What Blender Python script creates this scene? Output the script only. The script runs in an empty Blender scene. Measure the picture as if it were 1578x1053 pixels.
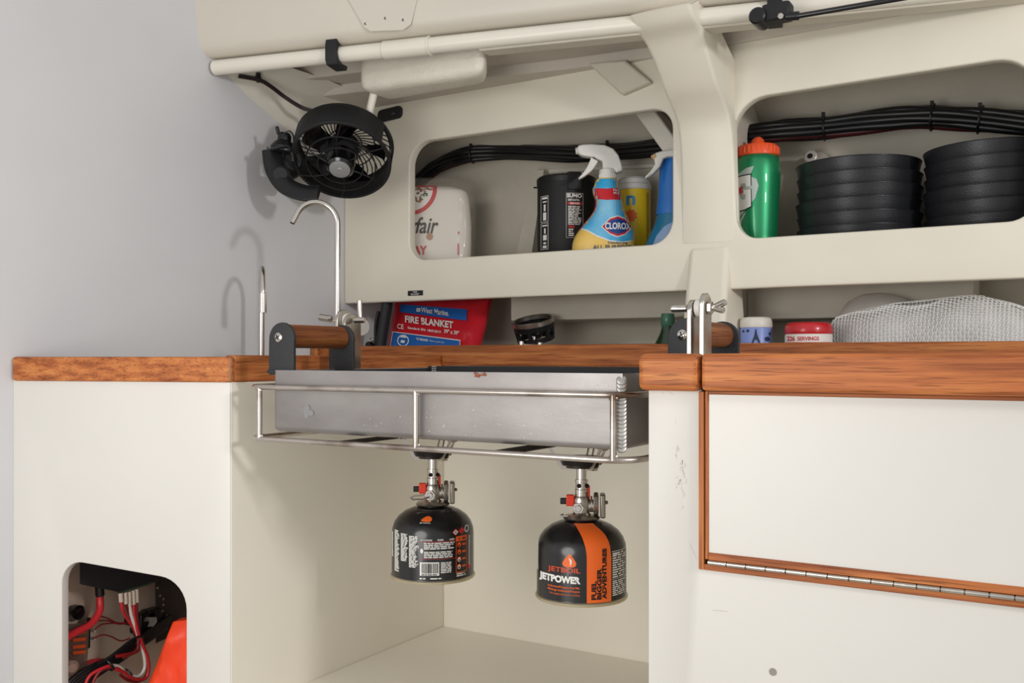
import bpy, bmesh, math, random
from math import sin, cos, radians, pi, atan2, sqrt
from mathutils import Vector, Matrix

S = bpy.context.scene
COL = S.collection
random.seed(7)

# ---------------------------------------------------------------- camera, world, lights, exposure
FPX, HX, HY = 1480.0, 789.0, 550.0          # focal length in pixels, principal column, horizon row
YAW = radians(31.3)
SA, CA = sin(YAW), cos(YAW)
cd = bpy.data.cameras.new('camera')
cam = bpy.data.objects.new('camera', cd); COL.objects.link(cam)
cam.location = (0, 0, 0); cam.rotation_euler = (radians(90), 0, YAW)
cd.sensor_width = 36; cd.lens = FPX / 1578 * 36; cd.shift_y = 23.5 / 1578; cd.clip_start = .02
S.camera = cam
w = bpy.data.worlds.new('world'); S.world = w; w.use_nodes = True
w.node_tree.nodes['Background'].inputs[0].default_value = (1.0, 1.0, .995, 1)
w.node_tree.nodes['Background'].inputs[1].default_value = .66

def area(name, loc, target, size, power, col):
    l = bpy.data.lights.new(name, 'AREA'); l.shape = 'DISK'; l.size = size; l.energy = power; l.color = col
    o = bpy.data.objects.new(name, l); COL.objects.link(o); o.location = loc
    o.rotation_euler = (Vector(target) - Vector(loc)).to_track_quat('-Z', 'Y').to_euler()
    return o
area('companionway_light', (1.3, .43, .47), (-1.1, 1.0, .1), .18, 13, (1, .98, .98))
area('front_fill', (-.68, -.15, -.02), (-.64, 1.0, -.08), .7, 7.2, (1, .975, .935))  # added soft fill in front of the stove, not a lamp of the cabin
S.view_settings.view_transform = 'Standard'; S.view_settings.look = 'None'
S.view_settings.exposure = 0.0; S.view_settings.gamma = 1.0
S.view_settings.use_curve_mapping = False

# ---------------------------------------------------------------- pixel rays onto real planes
def ray(px):
    r = (px - HX) / FPX
    return (-SA + CA * r, CA + SA * r)
def onY(px, py, Y):
    dx, dy = ray(px); t = Y / dy
    return Vector((dx * t, Y, -(py - HY) / FPX * t))
def onX(px, py, X):
    dx, dy = ray(px); t = X / dx
    return Vector((X, dy * t, -(py - HY) / FPX * t))
class Frame:
    """upright frame facing the viewer's side at a place in the galley; pixel distances become metres"""
    def __init__(s, px, py, Y=None, X=None):
        s.px, s.py = px, py
        s.loc = onY(px, py, Y) if Y is not None else onX(px, py, X)
        s.rz = atan2(s.loc.y, s.loc.x) - pi / 2
        d = -SA * s.loc.x + CA * s.loc.y
        phi = math.atan((px - HX) / FPX)
        s.sz = d / FPX; s.sx = s.sz * cos(phi)
    def x(s, px): return (px - s.px) * s.sx
    def z(s, py): return (s.py - py) * s.sz
    def p(s, px, py, y=0): return Vector((s.x(px), y, s.z(py)))

# ---------------------------------------------------------------- materials
def lin(h):
    h = h.lstrip('#'); c = [int(h[i:i+2], 16) / 255 for i in (0, 2, 4)]
    return tuple(x / 12.92 if x <= .04045 else ((x + .055) / 1.055) ** 2.4 for x in c) + (1,)
MATS = {}
def mat(name, col, rough=.5, metal=0, var=0, scale=20, bump=0, bscale=200, stretch=(1, 1, 1), trans=0, alpha=1, coat=0, col2=None, spec=.5, ramp=(.35, .65), ior=1.45):
    if name in MATS: return MATS[name]
    m = bpy.data.materials.new(name); m.use_nodes = True; nt = m.node_tree; N = nt.nodes; L = nt.links
    b = N['Principled BSDF']; c = lin(col)
    b.inputs['Base Color'].default_value = c; b.inputs['Roughness'].default_value = rough
    b.inputs['Metallic'].default_value = metal; b.inputs['Transmission Weight'].default_value = trans
    b.inputs['Alpha'].default_value = alpha; b.inputs['Coat Weight'].default_value = coat
    b.inputs['Specular IOR Level'].default_value = spec; b.inputs['IOR'].default_value = ior
    if var or col2 or bump:
        tc = N.new('ShaderNodeTexCoord'); mp = N.new('ShaderNodeMapping'); mp.inputs['Scale'].default_value = stretch
        L.new(tc.outputs['Object'], mp.inputs[0])
    if var or col2:
        n = N.new('ShaderNodeTexNoise'); n.inputs['Scale'].default_value = scale; n.inputs['Detail'].default_value = 6
        L.new(mp.outputs[0], n.inputs['Vector'])
        r = N.new('ShaderNodeValToRGB'); e = r.color_ramp.elements
        e[0].position, e[1].position = ramp
        a = lin(col2) if col2 else tuple(max(0, x * (1 - var)) for x in c[:3]) + (1,)
        e[0].color = a; e[1].color = c
        L.new(n.outputs['Fac'], r.inputs[0]); L.new(r.outputs[0], b.inputs['Base Color'])
    if bump:
        n2 = N.new('ShaderNodeTexNoise'); n2.inputs['Scale'].default_value = bscale; n2.inputs['Detail'].default_value = 3
        L.new(mp.outputs[0], n2.inputs['Vector'])
        bp = N.new('ShaderNodeBump'); bp.inputs['Strength'].default_value = bump; bp.inputs['Distance'].default_value = .002
        L.new(n2.outputs['Fac'], bp.inputs['Height']); L.new(bp.outputs[0], b.inputs['Normal'])
    MATS[name] = m; return m
def teak(name, axis, tint=1.0):
    """teak with dark pores drawn out along one axis"""
    m = bpy.data.materials.new(name); m.use_nodes = True; nt = m.node_tree; N = nt.nodes; L = nt.links
    b = N['Principled BSDF']
    tc = N.new('ShaderNodeTexCoord')
    def noise(sc, det, k, dist=0):
        mp = N.new('ShaderNodeMapping'); s = [k, k, k]; s[axis] = 1.0; mp.inputs['Scale'].default_value = s
        L.new(tc.outputs['Object'], mp.inputs[0])
        n = N.new('ShaderNodeTexNoise'); n.inputs['Scale'].default_value = sc; n.inputs['Detail'].default_value = det
        n.inputs['Distortion'].default_value = dist
        L.new(mp.outputs[0], n.inputs['Vector']); return n
    n1 = noise(6, 6, 22, .3); n2 = noise(22, 5, 30)
    r1 = N.new('ShaderNodeValToRGB'); e = r1.color_ramp.elements
    def t(h): c = lin(h); return tuple(min(1, x * tint) for x in c[:3]) + (1,)
    e[0].position = .3; e[0].color = t('#8a4a26'); e[1].position = .72; e[1].color = t('#cb8449')
    x = e.new(.5); x.color = t('#b26838')
    r2 = N.new('ShaderNodeValToRGB'); f = r2.color_ramp.elements
    f[0].position = .36; f[0].color = (.22, .14, .1, 1); f[1].position = .46; f[1].color = (1, 1, 1, 1)
    mx = N.new('ShaderNodeMix'); mx.data_type = 'RGBA'; mx.blend_type = 'MULTIPLY'; mx.inputs['Factor'].default_value = .55
    L.new(n1.outputs['Fac'], r1.inputs[0]); L.new(n2.outputs['Fac'], r2.inputs[0])
    L.new(r1.outputs[0], mx.inputs['A']); L.new(r2.outputs[0], mx.inputs['B']); L.new(mx.outputs['Result'], b.inputs['Base Color'])
    b.inputs['Roughness'].default_value = .5; b.inputs['Specular IOR Level'].default_value = .3
    bp = N.new('ShaderNodeBump'); bp.inputs['Strength'].default_value = .12; bp.inputs['Distance'].default_value = .001
    L.new(n2.outputs['Fac'], bp.inputs['Height']); L.new(bp.outputs[0], b.inputs['Normal'])
    MATS[name] = m; return m

WHITE = mat('white_gelcoat', '#cfced0', .38, var=.05, scale=3, bump=.05, bscale=60)
CREAM = mat('cream_paint', '#dad5c9', .42, var=.06, scale=4, bump=.12, bscale=70)
LINING = mat('lining_paint_lit', '#e4dece', .42, var=.06, scale=4, bump=.12, bscale=70)  # cream paint lightened: the brighter light on the shelf face is in the colour
SIDE = mat('cabin_side_paint_dimmed', '#d0c9bc', .42, var=.05, scale=4, bump=.1, bscale=70)  # cream paint darkened: the weaker light up here is in the colour
CREAM2 = mat('cream_paint_rough', '#cfc8b9', .55, var=.1, scale=9, bump=.3, bscale=90)
CAB = mat('cabinet_paint_dimmed', '#d6d3cd', .35, var=.04, scale=3, bump=.04, bscale=60)  # darkened in the colour to hold down the strong light on the fronts
ALC = mat('alcove_paint_lit', '#ece6d8', .4, var=.05, scale=3, bump=.06, bscale=50)  # same paint as the cabinets, lightened so the colour brightens the shaded alcove
LOCK = mat('locker_inside_paint', '#d6bea9', .6, var=.12, scale=8, bump=.2, bscale=90)
TKX = teak('teak_along', 0); TKY = teak('teak_across', 1, .9); TKZ = teak('teak_upright', 2, .92)
TKL = teak('teak_darker', 0, .88); TKR = teak('teak_rod', 1, .5)
STEEL = mat('stainless_steel', '#c9c3ba', .28, 1, var=.25, scale=30, bump=.05)
POLISH = mat('polished_steel', '#cfc9c2', .16, 1)
HEATED = mat('heat_stained_steel', '#c4bcb4', .3, 1, col2='#6b5344', scale=14, ramp=(.3, .5))
ALU = mat('pan_aluminium', '#a7a3a1', .50, .8, col2='#8e8987', scale=9, ramp=(.3, .7), bump=.06, bscale=120, stretch=(1, 1, 2))
WELD = mat('weld_aluminium', '#c4c1bc', .42, .9, var=.3, scale=80)
PWD = mat('black_powder_coat', '#2b2c2f', .55, bump=.4, bscale=700)
BLK = mat('black_plastic', '#141416', .38)
BLKM = mat('matt_black', '#18181a', .6, bump=.15, bscale=300)
BLKG = mat('gloss_black', '#0e0e10', .18, coat=.4)
GAP = mat('dark_gap', '#120d0a', .9)
PVC = mat('white_tube', '#e2ddd0', .3, var=.04, scale=12)
LWHITE = mat('print_white', '#e9e7e2', .5)
LORANGE = mat('print_orange', '#f06a25', .4)
LBLACK = mat('print_black', '#161414', .5)
LRED = mat('print_red', '#c9252f', .4)
LBLUE = mat('print_blue', '#1f62b0', .4)

# ---------------------------------------------------------------- mesh helpers
def wm(o):
    m = o.matrix_basis.copy(); p = o.parent
    while p: m = p.matrix_basis @ m; p = p.parent
    return m
def obj(name, bm, m, parent=None, world=False, smooth=35, bevel=0, seg=2, label=None, keep=False):
    """links bm as one mesh object; world=True: bm is in world space and is brought into the parent's space"""
    if parent is not None and world: bm.transform(wm(parent).inverted())
    loc = None
    if parent is None and not keep and bm.verts:
        xs = [v.co for v in bm.verts]
        loc = Vector(((min(c.x for c in xs) + max(c.x for c in xs)) / 2, (min(c.y for c in xs) + max(c.y for c in xs)) / 2, min(c.z for c in xs)))
        bm.transform(Matrix.Translation(-loc))
    bmesh.ops.recalc_face_normals(bm, faces=bm.faces[:])
    me = bpy.data.meshes.new(name); bm.to_mesh(me); bm.free()
    if smooth: me.shade_smooth(); me.set_sharp_from_angle(angle=radians(smooth))
    for mm in (m if isinstance(m, (list, tuple)) else [m]): me.materials.append(mm)
    o = bpy.data.objects.new(name, me); COL.objects.link(o)
    if loc: o.location = loc
    if parent is not None: o.parent = parent
    if bevel:
        b = o.modifiers.new('bevel', 'BEVEL'); b.width = bevel; b.segments = seg; b.limit_method = 'ANGLE'; b.angle_limit = radians(40)
        b.harden_normals = False
    if label: o['label'] = label
    return o
def struct(o): o['kind'] = 'structure'; return o
def tag(o, label, cat, group=None):
    o['label'] = label; o['category'] = cat
    if group: o['group'] = group
    return o
def thing(name, label, cat, loc=(0, 0, 0), rz=0, group=None):
    o = bpy.data.objects.new(name, None); COL.objects.link(o); o.location = loc; o.rotation_euler = (0, 0, rz); o.empty_display_size = .02
    return tag(o, label, cat, group)
def copy_thing(root, loc=None, label=None):
    def cp(o, par):
        c = o.copy(); COL.objects.link(c); c.parent = par
        for ch in [x for x in COL.objects if x.parent == o]: cp(ch, c)
        return c
    r = cp(root, None)
    if loc is not None: r.location = loc
    if label: r['label'] = label
    return r
def B(): return bmesh.new()
def box(bm, c, s, M=None):
    r = bmesh.ops.create_cube(bm, size=1)
    T = Matrix.Translation(c) @ (M.to_4x4() if M else Matrix()) @ Matrix.Diagonal((*s, 1))
    bmesh.ops.transform(bm, matrix=T, verts=r['verts']); return bm
def boxmm(bm, a, b): return box(bm, [(a[i] + b[i]) / 2 for i in range(3)], [abs(b[i] - a[i]) for i in range(3)])
def hexa(bm, base, top):
    """solid between two matching loops of points"""
    n = len(base); vb = [bm.verts.new(p) for p in base]; vt = [bm.verts.new(p) for p in top]
    bm.faces.new(vb[::-1]); bm.faces.new(vt)
    for i in range(n): bm.faces.new((vb[i], vb[(i+1) % n], vt[(i+1) % n], vt[i]))
    return bm
def catmull(P, k=8, closed=False):
    P = [Vector(p) for p in P]; n = len(P); out = []
    rng = range(n if closed else n - 1)
    for i in rng:
        g = (lambda j: P[j % n]) if closed else (lambda j: P[max(0, min(n - 1, j))])
        a, b, c, d = g(i-1), g(i), g(i+1), g(i+2)
        for j in range(k):
            t = j / k
            out.append(.5 * ((2*b) + (c-a)*t + (2*a-5*b+4*c-d)*t*t + (3*b-a-3*c+d)*t*t*t))
    if not closed: out.append(P[-1])
    return out
def tube(bm, path, r, n=12, closed=False, caps=True, flat=None):
    """sweep of a circle (or ellipse r x flat) along a path; r may be a list"""
    P = [Vector(p) for p in path]; m = len(P)
    rs = r if isinstance(r, (list, tuple)) else [r] * m
    prev = None; rings = []
    for i in range(m):
        t = (P[(i+1) % m] - P[i-1]) if closed else (P[min(i+1, m-1)] - P[max(i-1, 0)])
        t.normalize()
        if prev is None:
            a = Vector((0, 0, 1)) if abs(t.z) < .9 else Vector((1, 0, 0))
            u = t.cross(a).normalized()
        else:
            u = (prev - t * prev.dot(t)).normalized()
        v = t.cross(u); prev = u
        rr = rs[i]; ff = rr if flat is None else flat
        rings.append([bm.verts.new(P[i] + u * rr * cos(2*pi*k/n) + v * ff * sin(2*pi*k/n)) for k in range(n)])
    for i in range(m if closed else m - 1):
        A, C = rings[i], rings[(i+1) % m]
        for k in range(n): bm.faces.new((A[k], A[(k+1) % n], C[(k+1) % n], C[k]))
    if caps and not closed: bm.faces.new(rings[0][::-1]); bm.faces.new(rings[-1])
    return bm
def lathe(bm, prof, n=48, M=None, z0=0, a0=0, a1=2*pi):
    """profile [(r,z)...] turned about Z; r=0 closes"""
    full = abs(a1 - a0 - 2*pi) < 1e-6; cnt = n if full else n + 1; rings = []; new = []
    for r, z in prof:
        if r < 1e-7:
            v = bm.verts.new((0, 0, z + z0)); rings.append([v]); new.append(v)
        else:
            rg = [bm.verts.new((r*cos(a0+(a1-a0)*k/n), r*sin(a0+(a1-a0)*k/n), z + z0)) for k in range(cnt)]
            rings.append(rg); new += rg
    for A, C in zip(rings, rings[1:]):
        for k in range(n):
            j = (k+1) % cnt if full else k+1
            if len(A) == 1 and len(C) == 1: continue
            if len(A) == 1: bm.faces.new((A[0], C[k], C[j]))
            elif len(C) == 1: bm.faces.new((A[k], A[j], C[0]))
            else: bm.faces.new((A[k], A[j], C[j], C[k]))
    if M is not None: bmesh.ops.transform(bm, matrix=M.to_4x4(), verts=new)
    return bm
def axis_m(origin, d):
    """matrix taking +Z to direction d, placed at origin"""
    q = Vector((0, 0, 1)).rotation_difference(Vector(d).normalized())
    return Matrix.Translation(origin) @ q.to_matrix().to_4x4()
def cyl(bm, a, b, r, n=24, bev=0):
    a, b = Vector(a), Vector(b); h = (b - a).length
    pr = [(0, 0), (r - bev, 0), (r, bev), (r, h - bev), (r - bev, h), (0, h)] if bev else [(0, 0), (r, 0), (r, h), (0, h)]
    return lathe(bm, pr, n, axis_m(a, b - a))
def rounded(pts, r, seg=6):
    """polygon corners rounded; r one number or one per corner"""
    out = []; n = len(pts); rs = r if isinstance(r, (list, tuple)) else [r] * n
    for i in range(n):
        p0, p, p1 = Vector(pts[i-1]), Vector(pts[i]), Vector(pts[(i+1) % n])
        if rs[i] <= 0: out.append(p); continue
        a = (p0 - p).normalized(); b = (p1 - p).normalized()
        ang = a.angle(b)
        if abs(ang - pi) < .05: out.append(p); continue
        L_ = min(rs[i] / math.tan(ang / 2), (p0-p).length * .49, (p1-p).length * .49); rr = L_ * math.tan(ang / 2)
        if abs(ang - pi) < .05: out.append(p); continue
        c = p + (a + b).normalized() * (rr / sin(ang / 2))
        s = p + a * L_ - c; e = p + b * L_ - c; tot = s.angle(e)
        for k in range(seg + 1):
            t = k / seg
            out.append(c + (s * sin((1-t)*tot) + e * sin(t*tot)) / sin(tot))
    return out
def flat(outer, holes=(), thick=0, bevel=0):
    """filled 2D outline with holes as bmesh in the XY plane (z = -thick/2..thick/2)"""
    cu = bpy.data.curves.new('c', 'CURVE'); cu.dimensions = '2D'; cu.fill_mode = 'BOTH'; cu.extrude = max(0, thick / 2 - bevel)
    if bevel: cu.bevel_depth = bevel; cu.bevel_resolution = 2; cu.offset = -bevel
    for pts in [outer] + list(holes):
        sp = cu.splines.new('POLY'); sp.points.add(len(pts) - 1); sp.use_cyclic_u = True
        for q, p in zip(sp.points, pts): q.co = (p[0], p[1], 0, 1)
    return from_curve(cu)
def from_curve(cu):
    o = bpy.data.objects.new('c', cu); me = bpy.data.meshes.new_from_object(o)
    bm = bmesh.new(); bm.from_mesh(me); bpy.data.meshes.remove(me); bpy.data.objects.remove(o); bpy.data.curves.remove(cu)
    bmesh.ops.remove_doubles(bm, verts=bm.verts[:], dist=1e-6)
    return bm
def bm_add(dst, src):
    me = bpy.data.meshes.new('t'); src.to_mesh(me); src.free(); dst.from_mesh(me); bpy.data.meshes.remove(me); return dst
def text2d(s, x0, x1, z0, z1, bold=.0, rot=0, shear=0):
    """lettering filled flat, fitted to the box x0..x1, z0..z1 (XY plane); rot=90 reads upward"""
    cu = bpy.data.curves.new('t', 'FONT'); cu.body = s; cu.size = 1; cu.offset = bold; cu.resolution_u = 3; cu.shear = shear
    bm = from_curve(cu)
    if rot: bmesh.ops.rotate(bm, verts=bm.verts[:], cent=(0, 0, 0), matrix=Matrix.Rotation(radians(rot), 3, 'Z'))
    xs = [v.co.x for v in bm.verts]; ys = [v.co.y for v in bm.verts]
    ax, bx, ay, by = min(xs), max(xs), min(ys), max(ys)
    for v in bm.verts:
        v.co.x = x0 + (v.co.x - ax) / (bx - ax) * (x1 - x0); v.co.y = z0 + (v.co.y - ay) / max(1e-6, by - ay) * (z1 - z0)
    return bm
def rect2d(x0, x1, z0, z1):
    bm = B(); f = [bm.verts.new(p) for p in ((x0, z0, 0), (x1, z0, 0), (x1, z1, 0), (x0, z1, 0))]; bm.faces.new(f); return bm
def poly2d(pts): return flat([Vector((p[0], p[1])) for p in pts])
def ell2d(cx, cz, rx, rz, n=24): return flat([Vector((cx + rx*cos(2*pi*k/n), cz + rz*sin(2*pi*k/n))) for k in range(n)])
def micro(x0, x1, z0, z1, n, fill=.55, ragged=.25):
    """illegible small print: rows of short dashes"""
    bm = B(); h = (z1 - z0) / n
    for i in range(n):
        za = z0 + i * h + h * (1 - fill) / 2; x = x0; xe = x1 - random.random() * ragged * (x1 - x0)
        while x < xe:
            l = random.uniform(1.2, 4) * h; bb = min(x + l, xe)
            f = [bm.verts.new(p) for p in ((x, za, 0), (bb, za, 0), (bb, za + h*fill, 0), (x, za + h*fill, 0))]; bm.faces.new(f)
            x = bb + h * .45
    return bm
def slice2d(bm, step, axes='xy'):
    for ax in axes:
        i = 'xy'.index(ax); cs = [v.co[i] for v in bm.verts]; a, b = min(cs), max(cs)
        k = int((b - a) / step) + 1
        if k > 60: k = 60
        for j in range(1, k):
            t = a + (b - a) * j / k; co = [0, 0, 0]; co[i] = t; no = [0, 0, 0]; no[i] = 1
            bmesh.ops.bisect_plane(bm, geom=bm.verts[:] + bm.edges[:] + bm.faces[:], plane_co=co, plane_no=no, dist=1e-7)
    return bm
def decal(name, bm, fn, m, parent, step=.006, axes='xy', label=None):
    if step: slice2d(bm, step, axes)
    for v in bm.verts: v.co = fn(v.co.x, v.co.y)
    return obj(name, bm, m, parent, smooth=0, label=label)
def prof_r(prof):
    """radius as a function of height for a (r,z) profile rising in z"""
    def r(z):
        for (r0, z0), (r1, z1) in zip(prof, prof[1:]):
            if z0 <= z <= z1 and z1 > z0: return r0 + (r1 - r0) * (z - z0) / (z1 - z0)
        return prof[-1][0] if z > prof[-1][1] else prof[0][0]
    return r
def front_map(rfn, eps=.0004):
    """print seen straight on, laid onto a turned surface"""
    def f(x, z):
        r = rfn(z) + eps; k = max(-.999, min(.999, x / r)); a = math.asin(k)
        return Vector((r * sin(a), -r * cos(a), z))
    return f
def loft(bm, secs, n=40, k=4, e=2.0, cap=True):
    """sections (z, cx, cy, rx, ry[, exponent]) joined into a skin; smooth between"""
    full = [tuple(s) + (e,) * (6 - len(s)) for s in secs]
    if k > 1:
        A = catmull([Vector(s[:3]) for s in full], k); C = catmull([Vector(s[3:6]) for s in full], k)
        full = [tuple(a) + tuple(c) for a, c in zip(A, C)]
    rings = []
    for z, cx, cy, rx, ry, ee in full:
        rg = []
        for j in range(n):
            a = 2*pi*j/n; c, s = cos(a), sin(a)
            rg.append(bm.verts.new((cx + rx * math.copysign(abs(c)**(2/ee), c), cy + ry * math.copysign(abs(s)**(2/ee), s), z)))
        rings.append(rg)
    for A, C in zip(rings, rings[1:]):
        for j in range(n): bm.faces.new((A[j], A[(j+1) % n], C[(j+1) % n], C[j]))
    if cap: bm.faces.new(rings[0][::-1]); bm.faces.new(rings[-1])
    return full
def loft_map(full, eps=.0006):
    def f(x, z):
        s = full[0]
        for a, b in zip(full, full[1:]):
            if a[0] <= z <= b[0]:
                t = (z - a[0]) / max(1e-9, b[0] - a[0]); s = [a[i] + (b[i] - a[i]) * t for i in range(6)]; break
        else:
            if z > full[-1][0]: s = full[-1]
        k = max(-.995, min(.995, (x - s[1]) / s[3])); y = s[2] - s[4] * (1 - abs(k) ** s[5]) ** (1 / s[5]) - eps
        return Vector((s[1] + k * s[3], y, z))
    return f

# ---------------------------------------------------------------- the setting
XW = -1.27       # forward bulkhead
YS = 1.45        # inboard face of the shelf lining
YC = .866        # inboard face of the lockers
XL, XR = -.95, -.3715   # sides of the stove alcove
ZA, YA = -.459, 1.337   # alcove floor and back
ZB = -.93        # cabin sole

b = B(); boxmm(b, (XW - .02, -.6, ZB), (XW, 2.0, 1.3)); o = struct(obj('wall_left', b, WHITE))
b = B(); boxmm(b, (-1.3, -1.5, ZB - .03), (1.8, 1.0, ZB)); struct(obj('floor', b, mat('sole_gelcoat', '#cfcac0', .5, var=.1, scale=6)))

# alcove: back, floor, sill behind
b = B(); boxmm(b, (XL, YA, ZA - .02), (XR + .01, YA + .015, -.014)); boxmm(b, (XL, YC + .004, ZA - .02), (XR + .01, YA, ZA))
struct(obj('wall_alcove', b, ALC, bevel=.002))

# cabin side above the tube: leaning panel with rounded lower edge, running aft and outboard
def lineY(X): return 1.118 + .248 * (X - XW)
def cabin_side():
    bm = B(); prof = [(-.12, 1.02), (-.040, .62), (-.028, .53), (-.0255, .517), (-.020, .507), (-.010, .5015), (.0, .5005), (.018, .5005), (.022, .53), (.022, 1.02)]
    rings = []
    for X in (XW, -.9, -.5, -.1, .5):
        rings.append([bm.verts.new((X, lineY(X) + p[0], p[1])) for p in prof])
    for A, C in zip(rings, rings[1:]):
        for i in range(len(prof)): j = (i+1) % len(prof); bm.faces.new((A[i], A[j], C[j], C[i]))
    bm.faces.new(rings[0]); bm.faces.new(rings[-1][::-1]); return bm
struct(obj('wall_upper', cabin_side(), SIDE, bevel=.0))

# deck underside with its stepped stringers, plus the cove to the bulkhead
def ceiling():
    bm = B()
    def l1(X):
        pts = [(-1.3, 1.265), (-.86, 1.34), (-.62, 1.372), (-.487, 1.39), (-.25, 1.40), (.5, 1.42)]
        for (a, ya), (c, yc) in zip(pts, pts[1:]):
            if a <= X <= c: return ya + (yc - ya) * (X - a) / (c - a)
        return 1.42
    def l2(X): return min(1.448, 1.335 + .19 * (X - XW)) if X < -.6 else min(1.4485, 1.446 + .002 * (X + .6))
    rings = []
    for X in (XW, -1.1, -.95, -.86, -.75, -.62, -.55, -.487, -.35, -.25, .0, .5):
        a, c, e = l1(X), l2(X), lineY(X) + .02
        e = min(e, a - .03)
        rings.append([bm.verts.new(p) for p in ((X, e, .526), (X, a - .009, .5225), (X, a - .007, .5210), (X, a - .0015, .500), (X, a, .4985), (X, c - .007, .5005), (X, c - .006, .4990), (X, c - .0015, .4858), (X, c, .4845),
                      (X, 1.4525, .4825), (X, 1.456, .47), (X, 1.475, .47), (X, 1.5, .56), (X, e, .56))])
    for A, C in zip(rings, rings[1:]):
        for i in range(len(A)): j = (i+1) % len(A); bm.faces.new((A[i], A[j], C[j], C[i]))
    bm.faces.new(rings[0]); bm.faces.new(rings[-1][::-1])
    return bm
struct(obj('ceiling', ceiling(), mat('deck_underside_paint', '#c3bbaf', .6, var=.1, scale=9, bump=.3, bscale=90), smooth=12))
def cove():
    bm = B(); rings = []; n = 9
    for Y, zt, R in ((1.12, .512, .012), (1.2, .51, .055), (1.3, .50, .085), (1.38, .495, .09), (1.452, .486, .07)):
        rg = [bm.verts.new((XW - .002, Y, zt + .004))]
        for k in range(n + 1):
            a = pi/2 * k / n
            rg.append(bm.verts.new((XW + R - R * sin(a) if k else XW + R, Y, zt - R + R * cos(a))))
        rings.append(rg)
    for A, C in zip(rings, rings[1:]):
        for i in range(len(A)): j = (i+1) % len(A); bm.faces.new((A[i], A[j], C[j], C[i]))
    bm.faces.new(rings[0]); bm.faces.new(rings[-1][::-1]); return bm
struct(obj('trim_2', cove(), CREAM, smooth=60))

# shelf lining: one thick moulded panel with two rounded openings, above the low shelf
def P2(px, py): v = onY(px, py, YS); return Vector((v.x, v.z))
def XY_to_XZ(bm, Y):       # panel drawn in XY stands up in XZ
    bmesh.ops.transform(bm, matrix=Matrix(((1, 0, 0, 0), (0, 0, -1, Y), (0, 1, 0, 0), (0, 0, 0, 1))), verts=bm.verts[:]); return bm
xa, xb_, xc, xd = P2(631, 300).x, P2(1036, 300).x, P2(1136, 300).x, P2(1598, 300).x
lo = rounded([(xa, .405), (xb_, .402), (xb_, .182), (xa, .182)], [.045, .036, .04, .036], 8)
ro = rounded([(xc - .008, .398), (xd, .402), (xd, .182), (xc, .182)], [.052, .05, .035, .034], 8)
out = [(XW, .49), (.35, .49), (.35, .105), (XW, .105)]
b = flat([Vector(p) for p in out], [lo, ro], .02, .0035); XY_to_XZ(b, YS + .0098)
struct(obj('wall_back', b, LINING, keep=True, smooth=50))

# web frame: curved beam from cabin side down to the lining, and the post under it
def web():
    bm = B(); prof = [(1.27, .492), (1.285, .476), (1.315, .462), (1.345, .433), (1.375, .405), (1.405, .385), (1.427, .365), (1.4375, .335), (1.4435, .30), (1.4475, .25), (1.4492, .18)]
    prof = [(v.x, v.y) for v in catmull([Vector((p[0], p[1], 0)) for p in prof], 5)]
    hulls = []
    n = len(prof)
    for i, (y, z) in enumerate(prof):
        t = i / (n - 1); w0, w1 = -.566 + .004 * sin(t*3), -.482 + .006 * t
        if z > .44: w0 -= (z - .44) * .15
        w0 -= .002; rr = .006
        hulls.append([bm.verts.new(p) for p in ((w0 - .004, 1.456 if z < .46 else y + .06, z if z < .46 else z + .03), (w0, y + rr, z), (w0 + rr * .3, y + rr * .3, z), (w0 + rr, y, z), (w1 - rr, y, z), (w1 - rr * .3, y + rr * .3, z), (w1, y + rr, z), (w1 + .002, 1.456 if z < .46 else y + .06, z if z < .46 else z + .03))])
    for A, C in zip(hulls, hulls[1:]):
        for i in range(len(A)): j = (i+1) % len(A); bm.faces.new((A[i], A[j], C[j], C[i]))
    bm.faces.new(hulls[0]); bm.faces.new(hulls[-1][::-1]); return bm
struct(obj('trim_3', web(), LINING, smooth=60))
b = B()
l0, l1_, r0, r1_ = onY(1056, 405, 1.447), onY(1043, 545, 1.40), onY(1124, 400, 1.447), onY(1112, 545, 1.40)
hexa(b, [(l1_.x, 1.40, -.03), (r1_.x, 1.40, -.03), (r1_.x + .012, 1.5, -.03), (l1_.x - .004, 1.5, -.03)],
        [(l0.x + .006, 1.4488, .175), (r0.x - .002, 1.4488, .175), (r0.x, 1.5, .175), (l0.x, 1.5, .175)])
struct(obj('trim_4', b, LINING, bevel=.008, seg=3))
# small cleat under the deck
b = B(); pts = [onY(905, 97, 1.43), onY(962, 92, 1.43), onY(1003, 126, 1.437), onY(957, 146, 1.437)]
hexa(b, [(p.x, 1.46, p.z) for p in pts], [(p.x, p.y, p.z) for p in pts]); struct(obj('trim_5', b, CREAM2, bevel=.004))

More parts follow.
